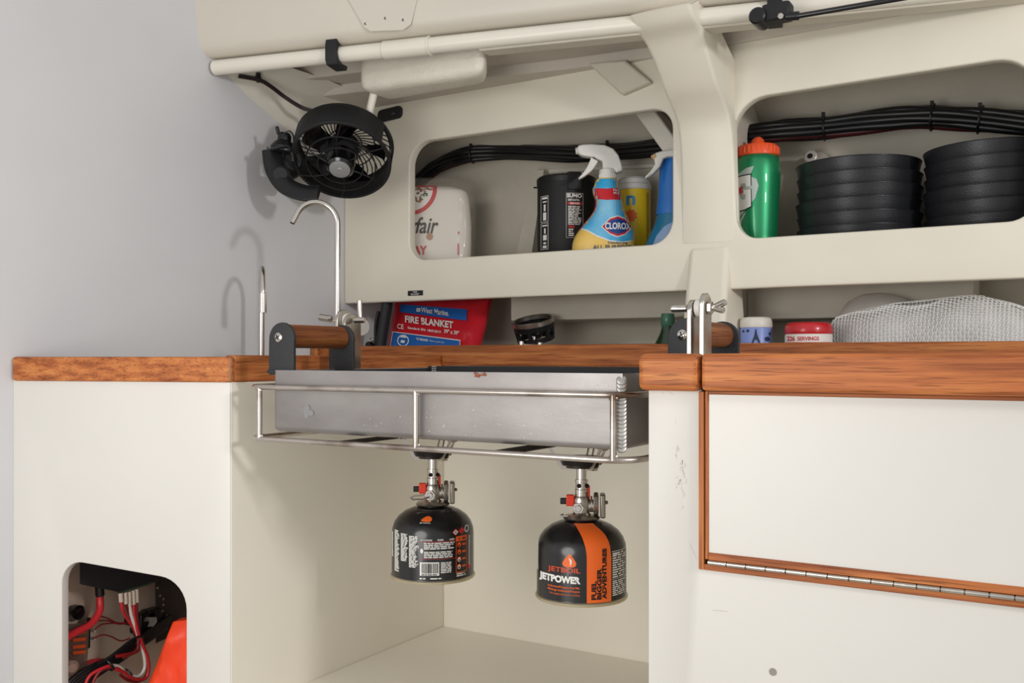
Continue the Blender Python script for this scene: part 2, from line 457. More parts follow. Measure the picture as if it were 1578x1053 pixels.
# hull behind the shelves, shelf floor, underside of low shelf
def hull():
    bm = B(); prof = [(1.455, .462), (1.53, .455), (1.64, .405), (1.675, .37), (1.69, .30), (1.69, .10), (1.65, -.08), (1.67, -.08), (1.72, .1), (1.72, .4), (1.6, .5), (1.455, .5)]
    rings = [[bm.verts.new((X, y, z)) for y, z in prof] for X in (XW, -.9, -.3, .35)]
    for A, C in zip(rings, rings[1:]):
        for i in range(len(A)): j = (i+1) % len(A); bm.faces.new((A[i], A[j], C[j], C[i]))
    return bm
struct(obj('wall_hull', hull(), CREAM2, smooth=40))
b = B(); boxmm(b, (XW, YS + .018, .135), (.35, 1.69, .165)); struct(obj('trim_6', b, CREAM))      # shelf board
b = B(); boxmm(b, (XW, 1.40, -.075), (.35, 1.67, -.06)); struct(obj('trim_7', b, CREAM))           # low shelf board
b = B(); boxmm(b, (onY(787, 470, 1.56).x, 1.56, .068), (-.50, 1.67, .136)); struct(obj('trim_8', b, CREAM2, bevel=.002))
b = B(); boxmm(b, (-.50, 1.58, .062), (onY(1500, 470, 1.58).x, 1.67, .136)); struct(obj('trim_9', b, CREAM2, bevel=.002))
b = B(); q = [onY(822, 262, 1.67), onY(1030, 250, 1.67), onY(1030, 257, 1.67), onY(824, 268, 1.67)]
hexa(b, [(p.x, 1.70, p.z) for p in q], [(p.x, p.y, p.z) for p in q]); struct(obj('trim_16', b, CREAM, bevel=.002))
b = B(); boxmm(b, (onY(711, 300, 1.684).x, 1.684, .165), (onY(714, 300, 1.684).x, 1.70, .35)); struct(obj('trim_17', b, CREAM2, bevel=.001))
# frame rib on the hull behind the bottles, brace in the upper corner, partition between the lockers
b = B(); q = [onY(822, 262, 1.65), onY(838, 262, 1.65), onY(818, 400, 1.65), onY(794, 400, 1.65)]
hexa(b, [(p.x, 1.70, p.z) for p in q], [(p.x, p.y, p.z) for p in q]); struct(obj('trim_10', b, CREAM2))
b = B(); q = [onY(978, 168, 1.56), onY(1012, 168, 1.56), onY(1060, 235, 1.56), onY(1036, 248, 1.56)]
hexa(b, [(p.x, 1.6, p.z) for p in q], [(p.x, 1.54, p.z) for p in q]); struct(obj('trim_11', b, CREAM, bevel=.003))
q = flat([Vector(p) for p in ((1.472, .165), (1.688, .165), (1.688, .36), (1.56, .452), (1.472, .458))], [[Vector((1.585 + .022*cos(2*pi*k/20), .362 + .028*sin(2*pi*k/20))) for k in range(20)]], .012)
bmesh.ops.transform(q, matrix=Matrix(((0, 0, 1, -.5), (1, 0, 0, 0), (0, 1, 0, 0), (0, 0, 0, 1))), verts=q.verts[:])
struct(obj('trim_12', q, CREAM2, keep=True))
b = B(); boxmm(b, (XW, YA + .005, -.02), (-.2, 1.42, -.012)); boxmm(b, (XL - .3, .9, -.05), (XL - .02, 1.42, -.03))
struct(obj('trim_13', b, CREAM))    # counter top behind and left of the alcove, below eye level

# ---------------------------------------------------------------- left locker
lk = thing('galley_cabinet', 'white galley cabinet left of the stove with rounded cable locker opening', 'cabinet', (-1.1, .9, ZB))
e0 = Vector((XL, YC)); e1 = Vector((XW, .7705)); ev = (e1 - e0); LEN = ev.length; ev.normalize(); en = Vector((-ev.y, ev.x))
if en.y < 0: en = -en
def onL(px, py, depth=0):
    """point on the (slightly turned) front of the left locker"""
    dx, dy = ray(px); o0 = e0 + en * depth
    t = (o0.x * ev.y - o0.y * ev.x) / (dx * ev.y - dy * ev.x)
    return Vector((dx * t, dy * t, -(py - HY) / FPX * t))
def Ls(px, py): v = onL(px, py); return Vector(((Vector((v.x, v.y)) - e0).dot(ev), v.z))
h = [Ls(95, 1180), Ls(95, 862), Ls(287, 896), Ls(287, 1180)]
hole = rounded(h, [.02, .030, .042, .02], 8)
b = flat([Vector((0, -.03)), Vector((LEN, -.03)), Vector((LEN, ZB)), Vector((0, ZB))], [hole], .014, .0015)
bmesh.ops.transform(b, matrix=Matrix(((ev.x, 0, en.x, e0.x + en.x*.007), (ev.y, 0, en.y, e0.y + en.y*.007), (0, 1, 0, 0), (0, 0, 0, 1))), verts=b.verts[:])
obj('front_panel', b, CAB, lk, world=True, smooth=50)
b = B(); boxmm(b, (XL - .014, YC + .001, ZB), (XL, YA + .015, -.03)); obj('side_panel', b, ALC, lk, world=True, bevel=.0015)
def strip(a, c, z0, z1, proud, back, m, name, parent, bev=.004, ends=(0, 0)):
    """teak moulding along a..c on plan, standing 'proud' of the line towards the cabin"""
    a, c = Vector(a), Vector(c); d = (c - a).normalized(); nn = Vector((d.y, -d.x))
    if nn.y > 0 and abs(d.x) > .5: nn = -nn
    if abs(d.x) <= .5 and nn.x < 0: nn = -nn
    a2, c2 = a - d * ends[0], c + d * ends[1]; bm = B()
    q = [a2 + nn*proud, c2 + nn*proud, c2 - nn*back, a2 - nn*back]
    hexa(bm, [(p.x, p.y, z0) for p in q], [(p.x, p.y, z1) for p in q])
    return obj(name, bm, m, parent, world=True, bevel=bev, seg=3)
strip(e1, e0 + Vector((0, 0)), -.033, 0, .005, .015, TKX, 'front_fiddle', lk, ends=(-.002, .004))
strip(e0 + Vector((-.003, .004)), (XL - .003, YA + .002), -.033, .002, .006, .012, TKY, 'side_fiddle', lk, .003)
b = B(); 
box(b, (XL + .0035, YC - .003, -.0165), (.0005, .004, .029)); obj('joint_line', b, mat('pale_joint', '#b08a6a', .5), lk, world=True)

# ---------------------------------------------------------------- right locker
rk = thing('galley_cabinet', 'white galley cabinet right of the stove with teak-edged drop-down door', 'cabinet', (0, 1.0, ZB))
XE = .6
b = flat([Vector((XR, -.03)), Vector((XE, -.03)), Vector((XE, ZB)), Vector((XR, ZB))], [[Vector(p) for p in ((-.3165, -.031 - .001), (.30, -.032), (.30, -.197), (-.3165, -.197))]], .014, .001)
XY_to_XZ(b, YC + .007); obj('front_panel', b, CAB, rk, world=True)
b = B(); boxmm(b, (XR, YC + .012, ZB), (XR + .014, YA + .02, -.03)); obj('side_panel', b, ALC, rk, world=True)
b = B(); boxmm(b, (XR + .002, YC + .01, -.03), (XE, 1.40, -.012)); obj('worktop', b, CREAM, rk, world=True)
b = B(); boxmm(b, (XR - .0055, YC - .0145, -.0325), (-.3155, YC + .012, .0030)); obj('end_fiddle', b, TKX, rk, world=True, bevel=.0065, seg=4)
b = B(); boxmm(b, (-.3130, YC - .0145, -.0315), (XE, YC + .012, .0030)); obj('front_fiddle', b, teak('teak_front', 0, 1.08), rk, world=True, bevel=.004, seg=3)
b = B(); boxmm(b, (-.3155, YC - .006, -.0325), (-.313, YC + .010, .0005)); obj('fiddle_gap', b, GAP, rk, world=True)
# frame round the door
b = B(); boxmm(b, (-.3195, YC - .003, -.2000), (-.3140, YC + .009, -.0325)); obj('frame_stile', b, TKZ, rk, world=True, bevel=.0008)
b = B(); boxmm(b, (-.3140, YC - .003, -.2000), (.305, YC + .009, -.1945)); obj('frame_rail', b, TKX, rk, world=True, bevel=.0008)
b = B(); boxmm(b, (-.3140, YC + .004, -.1945), (.302, YC + .013, -.031)); obj('door_recess', b, GAP, rk, world=True)
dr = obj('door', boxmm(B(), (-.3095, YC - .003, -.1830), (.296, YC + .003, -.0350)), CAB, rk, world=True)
for nm, a, c, mm in (('door_edge', (-.3125, YC - .0045, -.1895), (-.3093, YC + .0035, -.0320), TKZ), ('door_edge', (-.3093, YC - .0045, -.0352), (.299, YC + .0035, -.0318), TKL),
                 ('door_edge', (-.3093, YC - .0045, -.1898), (.299, YC + .0035, -.1830), TKX)):
    obj(nm, boxmm(B(), a, c), mm, dr, world=True, bevel=.0006)
b = B(); x = -.3100; k = 0
while x < .29:
    cyl(b, (x + .0004, YC - .0042, -.1922), (x + .0178, YC - .0042, -.1922), .0023, 14, .0003); x += .0182
boxmm(b, (-.310, YC - .004, -.1931), (.29, YC, -.1913)); obj('piano_hinge', b, STEEL, rk, world=True)
# wear: dark fingerprint spot and scratch marks on the paint
b = B(); q = onY(1191, 1036, YC - .0003); lathe(b, [(0, 0), (.0035, 0)], 20, axis_m(q, (0, -1, 0))); obj('scuff', b, mat('scuff_grey', '#8e8982', .6), rk, world=True)
b = B()
for k in range(26):
    px, py = random.gauss(1050, 5), random.uniform(690, 800) if k % 2 else random.uniform(715, 755); q = onY(px, py, YC - .0003); l = random.uniform(.002, .006)
    a = radians(random.gauss(80, 18)); d = Vector((cos(a) * l, 0, sin(a) * l)); w_ = Vector((.00022, 0, 0))
    f = [bm_v for bm_v in (b.verts.new(q - w_), b.verts.new(q + w_), b.verts.new(q + d + w_), b.verts.new(q + d - w_))]; b.faces.new(f)
for (px, py, qx, qy) in ((1098, 941, 1121, 943), (1062, 838, 1074, 862), (1020, 605, 1024, 608), (1030, 604, 1037, 609), (1040, 645, 1043, 655)):
    p, q = onY(px, py, YC - .0003), onY(qx, qy, YC - .0003); u = Vector((0, 0, .0004)); b.faces.new([b.verts.new(v) for v in (p, q, q + u, p + u)])
obj('scratch_marks', b, mat('scratch_grey', '#bdb8ae', .6), rk, world=True, smooth=0)

# rear fiddles
b = B(); boxmm(b, (XL + .003, YA - .012, -.0155), (-.2, YA + .004, .0068)); tag(obj('fiddle_rail', b, TKL, bevel=.004, seg=3), 'low teak rail along the back of the stove alcove', 'rail')
b = B(); boxmm(b, (XW + .001, 1.408, -.012), (.35, 1.424, .0205)); boxmm(b, (XW + .001, 1.352, -.012), (XW + .016, 1.41, .0205)); tag(obj('fiddle_rail', b, TKL, bevel=.004, seg=3), 'long teak rail holding in the things on the low shelf', 'rail')

# name plate on the lining
pl = obj('name_plate', XY_to_XZ(flat(rounded([Vector((onY(629, 0, YS).x, .1245)), Vector((onY(652, 0, YS).x, .1245)), Vector((onY(652, 0, YS).x, .115)), Vector((onY(629, 0, YS).x, .115))], .0008, 3), (), .001), YS - .0008), BLK, keep=True)
tag(pl, 'tiny black engraved plate on the white lining above the fire blanket', 'plate')
xa0, xb0 = onY(629, 0, YS).x, onY(652, 0, YS).x; xm = (xa0 + xb0) / 2
fn = lambda x, z: Vector((x, YS - .0016, z))
decal('lettering', text2d('FIRE', xm - .005, xm + .005, .1205, .1232), fn, LWHITE, pl, 0)
decal('lettering', text2d('BLANKET', xm - .0095, xm + .0095, .1162, .1192), fn, LWHITE, pl, 0)

# ---------------------------------------------------------------- overhead: tube, clamps, cover plate, pad, strut
def pipeP(px): # point of the tube axis seen at column px
    dx, dy = ray(px); t = (1.118 - .248 * XW) / (dy - .248 * dx); return Vector((dx*t, dy*t, .4855))
d_p = Vector((1, .248, 0)).normalized()
p0 = pipeP(329); p1 = Vector((.5, lineY(.5), .4855))
pt = thing('overhead_tube', 'long cream painted tube running under the edge of the cabin side', 'tube', p0)
b = B(); cyl(b, p0, p1, .0125, 28, .003); obj('tube', b, PVC, pt, world=True)
b = B(); a = pipeP(592); c = pipeP(662); cyl(b, a, c, .0142, 28, .0006); obj('sleeve', b, PVC, pt, world=True)
b = B(); a = pipeP(661); cyl(b, a, a + d_p*.003, .0152, 28, .0005); obj('collar', b, PVC, pt, world=True)
b = B(); q = [p0 + Vector((0, .004, -.013)), p1 + Vector((0, .004, -.013))]
for s in q: s.z -= .002
q[0] = pipeP(735) + Vector((0, .004, -.015))
hexa(b, [q[0], q[0] + Vector((0, .03, .0)), q[0] + Vector((0, .03, .012)), q[0] + Vector((0, 0, .006))], [q[1], q[1] + Vector((0, .03, .0)), q[1] + Vector((0, .03, .012)), q[1] + Vector((0, 0, .006))])
struct(obj('trim_14', b, CREAM2, bevel=.002))
def clamp(pa, pb, name_label, parent=None):
    A_, C_ = pipeP(pa), pipeP(pb); r_ = .0165
    bm = B(); prof = [Vector((r_ * cos(t), r_ * sin(t))) for t in [radians(d) for d in range(95, 275, 12)]]
    wdt = (C_ - A_)
    outl = [(-.004, .021), (-.0175, .021), (-.0205, .012), (-.0205, -.012), (-.016, -.020), (.018, -.021), (.02, -.013), (.0, -.0142), (-.010, -.0105), (-.0142, 0), (-.010, .0105), (-.004, .0142)]
    nn = Vector((d_p.y, -d_p.x, 0)) * -1
    def pt3(o, q): return o + nn * q[0] + Vector((0, 0, q[1]))
    hexa(bm, [pt3(A_, q) for q in outl], [pt3(A_ + d_p * (C_ - A_).length, q) for q in outl]); return bm
b = clamp(510, 527, '')
cl = obj('pipe_clip', b, BLKM, bevel=.0012)
tag(cl, 'black plastic clip gripping the overhead tube above the fan', 'clip')
b = clamp(1183, 1206, '')
st = thing('gas_strut', 'thin black gas strut fixed to black mount on overhead tube, top right', 'strut', pipeP(1195))
obj('mount_clip', b, BLKM, st, world=True, bevel=.0012)
S0 = onY(1180, 25, 1.30); S1 = onY(1215, 22, 1.295); S2 = onY(1400, -9, 1.31)
b = B(); boxmm(b, (S0.x - .002, 1.285, S0.z - .012), (S1.x + .004, 1.31, S0.z + .012)); obj('bracket', b, BLKM, st, world=True, bevel=.004)
b = B(); cyl(b, S0 + Vector((-.006, -.022, -.004)), S0 + Vector((-.006, .012, -.004)), .0115, 24, .002); obj('pivot_ball', b, BLK, st, world=True)
b = B(); cyl(b, onY(1203, 24.5, 1.282), onY(1203, 24.5, 1.286), .004, 6); obj('pivot_nut', b, POLISH, st, world=True)
b = B(); cyl(b, onY(1210, 26, 1.29), onY(1232, 24, 1.292), .0058, 16, .001); obj('end_socket', b, BLK, st, world=True)
b = B(); cyl(b, onY(1228, 25, 1.29), onY(1420, -8, 1.30), .0036, 16); obj('rod', b, BLKG, st, world=True)

# cover plate with screws on the cabin side
def onU(px, py):     # point on the leaning cabin-side panel
    dx, dy = ray(px); k = (HY - py) / FPX
    # lineY(X) - .032 - .3075*(z-.62) = Y between z .522 and .62 : slope .265
    # Y = 1.118+.248(X-XW) -.006 - .2653 (z-.522)
    t = (1.118 - .248*XW - .028 + .1333*.53) / (dy - .248*dx + .1333*k); return Vector((dx*t, dy*t, k*t))
q = [onU(526, -20), onU(648, -20), onU(634, 38), onU(622, 47), onU(572, 49), onU(561, 42)]
nu = (q[1] - q[0]).cross(q[3] - q[0]).normalized()
if nu.y > 0: nu = -nu
cp = thing('cover_plate', 'cream screwed cover plate with tapering end on the cabin side, top centre', 'plate', q[4])
b = hexa(B(), [p + nu*.0002 for p in q], [p + nu*.0022 for p in q]); obj('plate', b, SIDE, cp, world=True, bevel=.0008)
for (px, py) in ((564, 37), (594.5, 28.5), (622, 31)):
    c_ = onU(px, py) + nu * .002; b = B(); lathe(b, [(0, .0012), (.0016, .001), (.0026, 0)], 16, axis_m(c_, nu)); s_ = obj('screw', b, POLISH, cp, world=True)
    b = B(); box(b, (0, 0, .0013), (.0028, .0006, .0005)); box(b, (0, 0, .0013), (.0006, .0028, .0005)); b.transform(axis_m(c_, nu)); obj('slot', b, GAP, s_, world=True)

# padded block under the deck with its stalk
pd = thing('deck_pad', 'cream rounded pad under the deck beside the overhead tube above the fan', 'pad', (-.93, 1.27, .44))
b = B(); a = onY(566, 100, 1.265); c = onY(750, 100, 1.265)
q = [(a.x, 1.238), (c.x, 1.262), (c.x - .034, 1.32), (a.x + .004, 1.32)]
hexa(b, [(x, y, .4435) for x, y in q], [(x, y, .51) for x, y in q]); bmesh.ops.bevel(b, geom=b.edges[:], offset=.021, segments=6, profile=.6, affect='EDGES')
obj('pad', b, mat('painted_pad', '#ded8ca', .45, var=.08, scale=30, bump=.5, bscale=160), pd, world=True, smooth=60)
b = B(); tube(b, [onY(579, 118, 1.27), onY(577, 140, 1.27), onY(568, 178, 1.27)], .0066, 14); obj('stalk', b, PVC, pd, world=True)

# black switch plate on the lining
f = Frame(601, 175, Y=YS - .001)
b = flat(rounded([(-.029, -.0135), (.029, -.010), (.029, .0135), (-.029, .010)], .009, 6), (), .006, .0015); XY_to_XZ(b, 0); b.transform(Matrix.Translation(onY(601, 176, YS - .0025)))
sw = obj('socket_cover', b, BLKM, smooth=50); tag(sw, 'black rounded socket cover on the lining behind the fan', 'cover')
b = B(); q = onY(606, 175, YS - .006); box(b, q, (.008, .0006, .003)); obj('icon', b, mat('dim_grey', '#4a4a4a', .5), sw, world=True)

# ---------------------------------------------------------------- gimballed stove pan
PX0, PX1, PY0, PY1, PZ0, PZ1 = -.871, -.397, .862, 1.19, -.0925, -.0165
pan = thing('stove_pan', 'welded aluminium stove pan with black inside and wooden handles above gas burners', 'pan', (-.634, 1.02, PZ0))
b = B(); boxmm(b, (PX0, PY0, PZ0), (PX1, PY1, PZ1))
ed = [e for e in b.edges if abs(e.verts[0].co.z - e.verts[1].co.z) > .05 and (e.verts[0].co.x < -.6)] + [e for e in b.edges if max(v.co.z for v in e.verts) < PZ0 + .001]
bmesh.ops.bevel(b, geom=ed, offset=.007, segments=4, affect='EDGES', profile=.5)
top = max(b.faces, key=lambda f: f.calc_center_median().z)
r = bmesh.ops.inset_region(b, faces=[top], thickness=.004); top.select = True
bmesh.ops.translate(b, verts=top.verts[:], vec=(0, 0, -.05))
obj('tray', b, ALU, pan, world=True)
b = B(); z1 = PZ1 - .001
for a, c in (((PX0+.004, PY1-.010, PZ0+.01), (PX1-.004, PY1+.0012, z1 + .0035)), ((PX0+.004, PY0+.004, PZ0+.01), (PX0+.007, PY1-.004, z1)), ((PX1-.007, PY0+.004, PZ0+.01), (PX1-.004, PY1-.004, z1)),
             ((PX0+.004, PY0+.0045, PZ0+.01), (PX1-.004, PY0+.007, z1)), ((PX0+.004, PY0+.004, PZ0+.026), (PX1-.004, PY1-.004, PZ0+.03))): boxmm(b, a, c)
obj('liner', b, PWD, pan, world=True, bevel=.0006)
b = B()
for k in range(18):
    z = PZ1 - .006 - k * .0039
    lathe(b, [(0, .0011), (.0036, .0009), (.0048, .0003), (.0054, -.001), (0, -.001)], 18, axis_m((PX1 - .0012, PY0 + .0002, z - .0004), (.42, -.8, .42)))
obj('weld_bead', b, WELD, pan, world=True)
b = B(); q = onY(739, 578, PY0 - .0003)
for k in range(16):
    c_ = q + Vector((random.uniform(-.0062, .0072), 0, random.uniform(-.0018, .0022))); c_.y -= k * .00003; lathe(b, [(0, 0), (random.uniform(.0008, .0019), 0)], 7, axis_m(c_, (0, -1, 0)))
obj('rust_mark', b, mat('rust_mark', '#8d4a2c', .7), pan, world=True, smooth=0)
b = B()
for k in range(70):
    px, py = random.uniform(560, 935), random.gauss(652, 18)
    if py < 612 or py > 684: continue
    c_ = onY(px, py, PY0 - .0002); r_ = random.uniform(.0003, .0008); box(b, c_, (r_, .0002, r_ * random.uniform(.5, 1.6)))
for k in range(40):
    px, py = random.gauss(925, 14), random.gauss(594, 1.6); c_ = onY(min(px, 950), py, PY0 - .0002); box(b, c_, (random.uniform(.0004, .0016), .0002, .0004))
obj('spatter_marks', b, mat('spatter_white', '#e6e4e0', .6), pan, world=True, smooth=0)
b = B(); q = onY(474, 632, PY0 - .0002)
for k in range(14): lathe(b, [(0, 0), (random.uniform(.0015, .004), 0)], 8, axis_m(q + Vector((random.gauss(0, .0035), -k*.00003, random.gauss(0, .003))), (0, -1, 0)))
obj('stain', b, mat('dull_stain', '#8d8d8e', .7, .3), pan, world=True, smooth=0)
for (px, py) in ((669, 568), (521, 572)):
    b = B()
    for k in range(3): q = onY(px, py + k*3 - 2, PY1 - .012 if px > 600 else .99); cyl(b, q + Vector((-.004, 0, 0)), q + Vector((.004, 0, .0)), .0016, 8, .0004)
    obj('tack_weld', b, WELD, pan, world=True)
def handle(Xc, Ya, Yb, hand):
    h_ = obj('handle', cyl(B(), (Xc, Ya + .003, .0255), (Xc, Yb - .003, .0255), .0148, 30, .001), TKR, pan, world=True, label='wooden rod handle between black plates')
    for Y, s in ((Ya, -1), (Yb, 1)):
        zb = -.0225 if s < 0 or hand == 'r' else -.02
        wt, wb = .0215, .0245
        pts = [Vector((Xc - wb + .003, zb)), Vector((Xc + wb - .004, zb)), Vector((Xc + wt - .001, .020))]
        n_ = 12
        for k in range(n_ + 1): a = pi * k / n_; pts.append(Vector((Xc + .0 + wt * cos(a) * .98, .022 + .0205 * sin(a))))
        pts.append(Vector((Xc - wt, .01)))
        g = flat(pts, (), .0052, .0012); XY_to_XZ(g, Y); obj('side_plate', g, PWD, h_, world=True, smooth=50)
        g = B(); c_ = (Xc - .004 if s < 0 else Xc, Y + s * .0028, .024); lathe(g, [(.0062, 0), (.0058, .001), (.0036, .0022), (0, .0026)], 20, axis_m(c_, (0, s, 0)))
        sc_ = obj('screw', g, POLISH, h_, world=True)
        g = B(); M_ = axis_m((c_[0], c_[1] + s*.0021, c_[2]), (0, s, 0)) @ Matrix.Rotation(.5, 4, 'Z'); box(g, (0, 0, 0), (.0068, .0012, .0014)); box(g, (0, 0, 0), (.0012, .0068, .0014)); g.transform(M_)
        obj('slot', g, GAP, sc_, world=True)
        if hand == 'l' and s < 0:
            g = B()
            for k in range(9): lathe(g, [(0, .0014), (.0026, .001), (.003, 0)], 10, axis_m((Xc - .020 + k*.0048, Y - .0036, -.0180 - .0002*k), (0, -.8, .5)))
            obj('weld_bead', g, PWD, h_, world=True)
handle(-.860, .868, .978, 'l')
handle(-.3835, 1.000, 1.118, 'r')

# ---------------------------------------------------------------- rod rack carrying the pan
rk_ = thing('stove_rack', 'stainless rod rack holding the aluminium pan above the burners', 'rack', (-.634, 1.02, -.104))
YF, YB, XLf, XRt, ZT, ZL = .853, 1.2, -.905, -.3835, -.0375, -.1015
def loop(z): return rounded([Vector((XLf, YF, z)), Vector((XRt, YF, z)), Vector((XRt, YB, z)), Vector((XLf, YB, z))], [.020, .034, .034, .020], 7)
obj('upper_rail', tube(B(), loop(ZT), .0033, 14, True), HEATED, rk_, world=True)
obj('lower_rail', tube(B(), loop(ZL), .0033, 14, True), HEATED, rk_, world=True)
for X in (onY(400, 0, YF).x, onY(641, 0, YF).x, onY(945, 0, YF).x):
    for Y in (YF, YB): obj('post', cyl(B(), (X, Y, ZL), (X, Y, ZT), .0033, 14), HEATED, rk_, world=True)
    g = B()
    for z in (ZT - .0035, ZL + .0035):
        for k in range(5): lathe(g, [(0, .0012), (.0018, .0006), (.0018, -.001)], 8, axis_m((X + .0035*cos(k*1.3), YF - .0008, z + .0006*sin(k*3)), (cos(k*1.3), -1, 0)))
    obj('weld', g, HEATED, rk_, world=True)
CB = [onY(667, 890, 1.0244), onY(896, 918, 1.030)]
for i, c_ in enumerate(CB):
    obj('strap', boxmm(B(), (c_.x - .014, YF, ZL + .0010), (c_.x + .014, YB, ZL + .0028)), mat('sooty_steel', '#4a3e37', .5, .7, var=.4, scale=30), rk_, world=True)

# ---------------------------------------------------------------- gimbal brackets on each side
def bracket(X0, sgn, Yc, label, zb=-.03, ws=1):
    t = thing('gimbal_bracket', label, 'bracket', (X0, Yc, zb))
    for j, (dx, zt, wd) in enumerate(((0, .060, .0125), (sgn * .0135, .0665, .0120))):
        wd *= ws
        pts = [Vector((Yc - wd, zb)), Vector((Yc + wd, zb))] + [Vector((Yc + wd*cos(a), zt - wd + wd*sin(a))) for a in [pi*k/14 for k in range(15)]]
        g = flat(pts, (), .0052, .0008); g.transform(Matrix(((0, 0, 1, X0 + dx), (1, 0, 0, 0), (0, 1, 0, 0), (0, 0, 0, 1)))); obj('upright', g, STEEL, t, world=True, smooth=50)
    g = B(); a, c = (X0 - .0035, Yc, .051), (X0 + sgn*.02, Yc, .051); cyl(g, (X0 - sgn*.006, Yc, .051), (X0 - sgn*.024, Yc, .051), .0038, 14, .0008)
    for k in range(8): cyl(g, (X0 - sgn*(.007 + k*.002), Yc, .051), (X0 - sgn*(.0078 + k*.002), Yc, .051), .0043, 14, .0002)
    cyl(g, (X0 - .002, Yc, .051), (X0 + sgn*.03, Yc, .051), .0036, 14); obj('bolt', g, POLISH, t, world=True)
    g = B(); cyl(g, (X0 + sgn*.0165, Yc, .051), (X0 + sgn*.021, Yc, .051), .0072, 6, .0004); obj('nut', g, POLISH, t, world=True)
    g = B(); cyl(g, (X0 + sgn*.0035, Yc, .051), (X0 + sgn*.0105, Yc, .051), .0095, 24, .001); obj('bushing', g, mat('white_nylon', '#d9d6cf', .5), t, world=True)
    return t
br = bracket(-.362, 1, .962, 'steel gimbal bracket with wing bolt standing behind right teak edge', .0)
g = B(); cyl(g, (-.3395, .962, .051), (-.325, .957, .0565), .0034, 12, .001); cyl(g, (-.3395, .962, .051), (-.327, .957, .0475), .0034, 12, .001); obj('wing_lever', g, STEEL, br, world=True)
bl = bracket(-.893, -1, 1.035, 'steel gimbal bracket with round clamp knob at left wooden handle', -.018, 1.4)
g = B(); q = onY(556, 504, 1.07); cyl(g, q + Vector((-.020, .008, 0)), q + Vector((.004, -.003, 0)), .0135, 32, .001); cyl(g, q + Vector((-.036, .012, 0)), q + Vector((-.018, .008, 0)), .0062, 6)
obj('clamp_knob', g, mat('knob_grey', '#96918a', .42, .9), bl, world=True)
g = B(); cyl(g, onY(555, 494, 1.07), onY(554, 463, 1.07), .0036, 16, .0006); obj('locking_pin', g, STEEL, bl, world=True)
g = B(); a = onY(492, 489, 1.045); cyl(g, a, onY(511, 492, 1.045), .0050, 14, .002); obj('bolt_end', g, STEEL, bl, world=True)
g = B(); cyl(g, onY(529, 489, 1.04), onY(550, 491, 1.045), .0050, 12, .001); cyl(g, onY(524, 487, 1.038), onY(530, 488, 1.038), .0092, 6, .0008); obj('bolt_end', g, STEEL, bl, world=True)

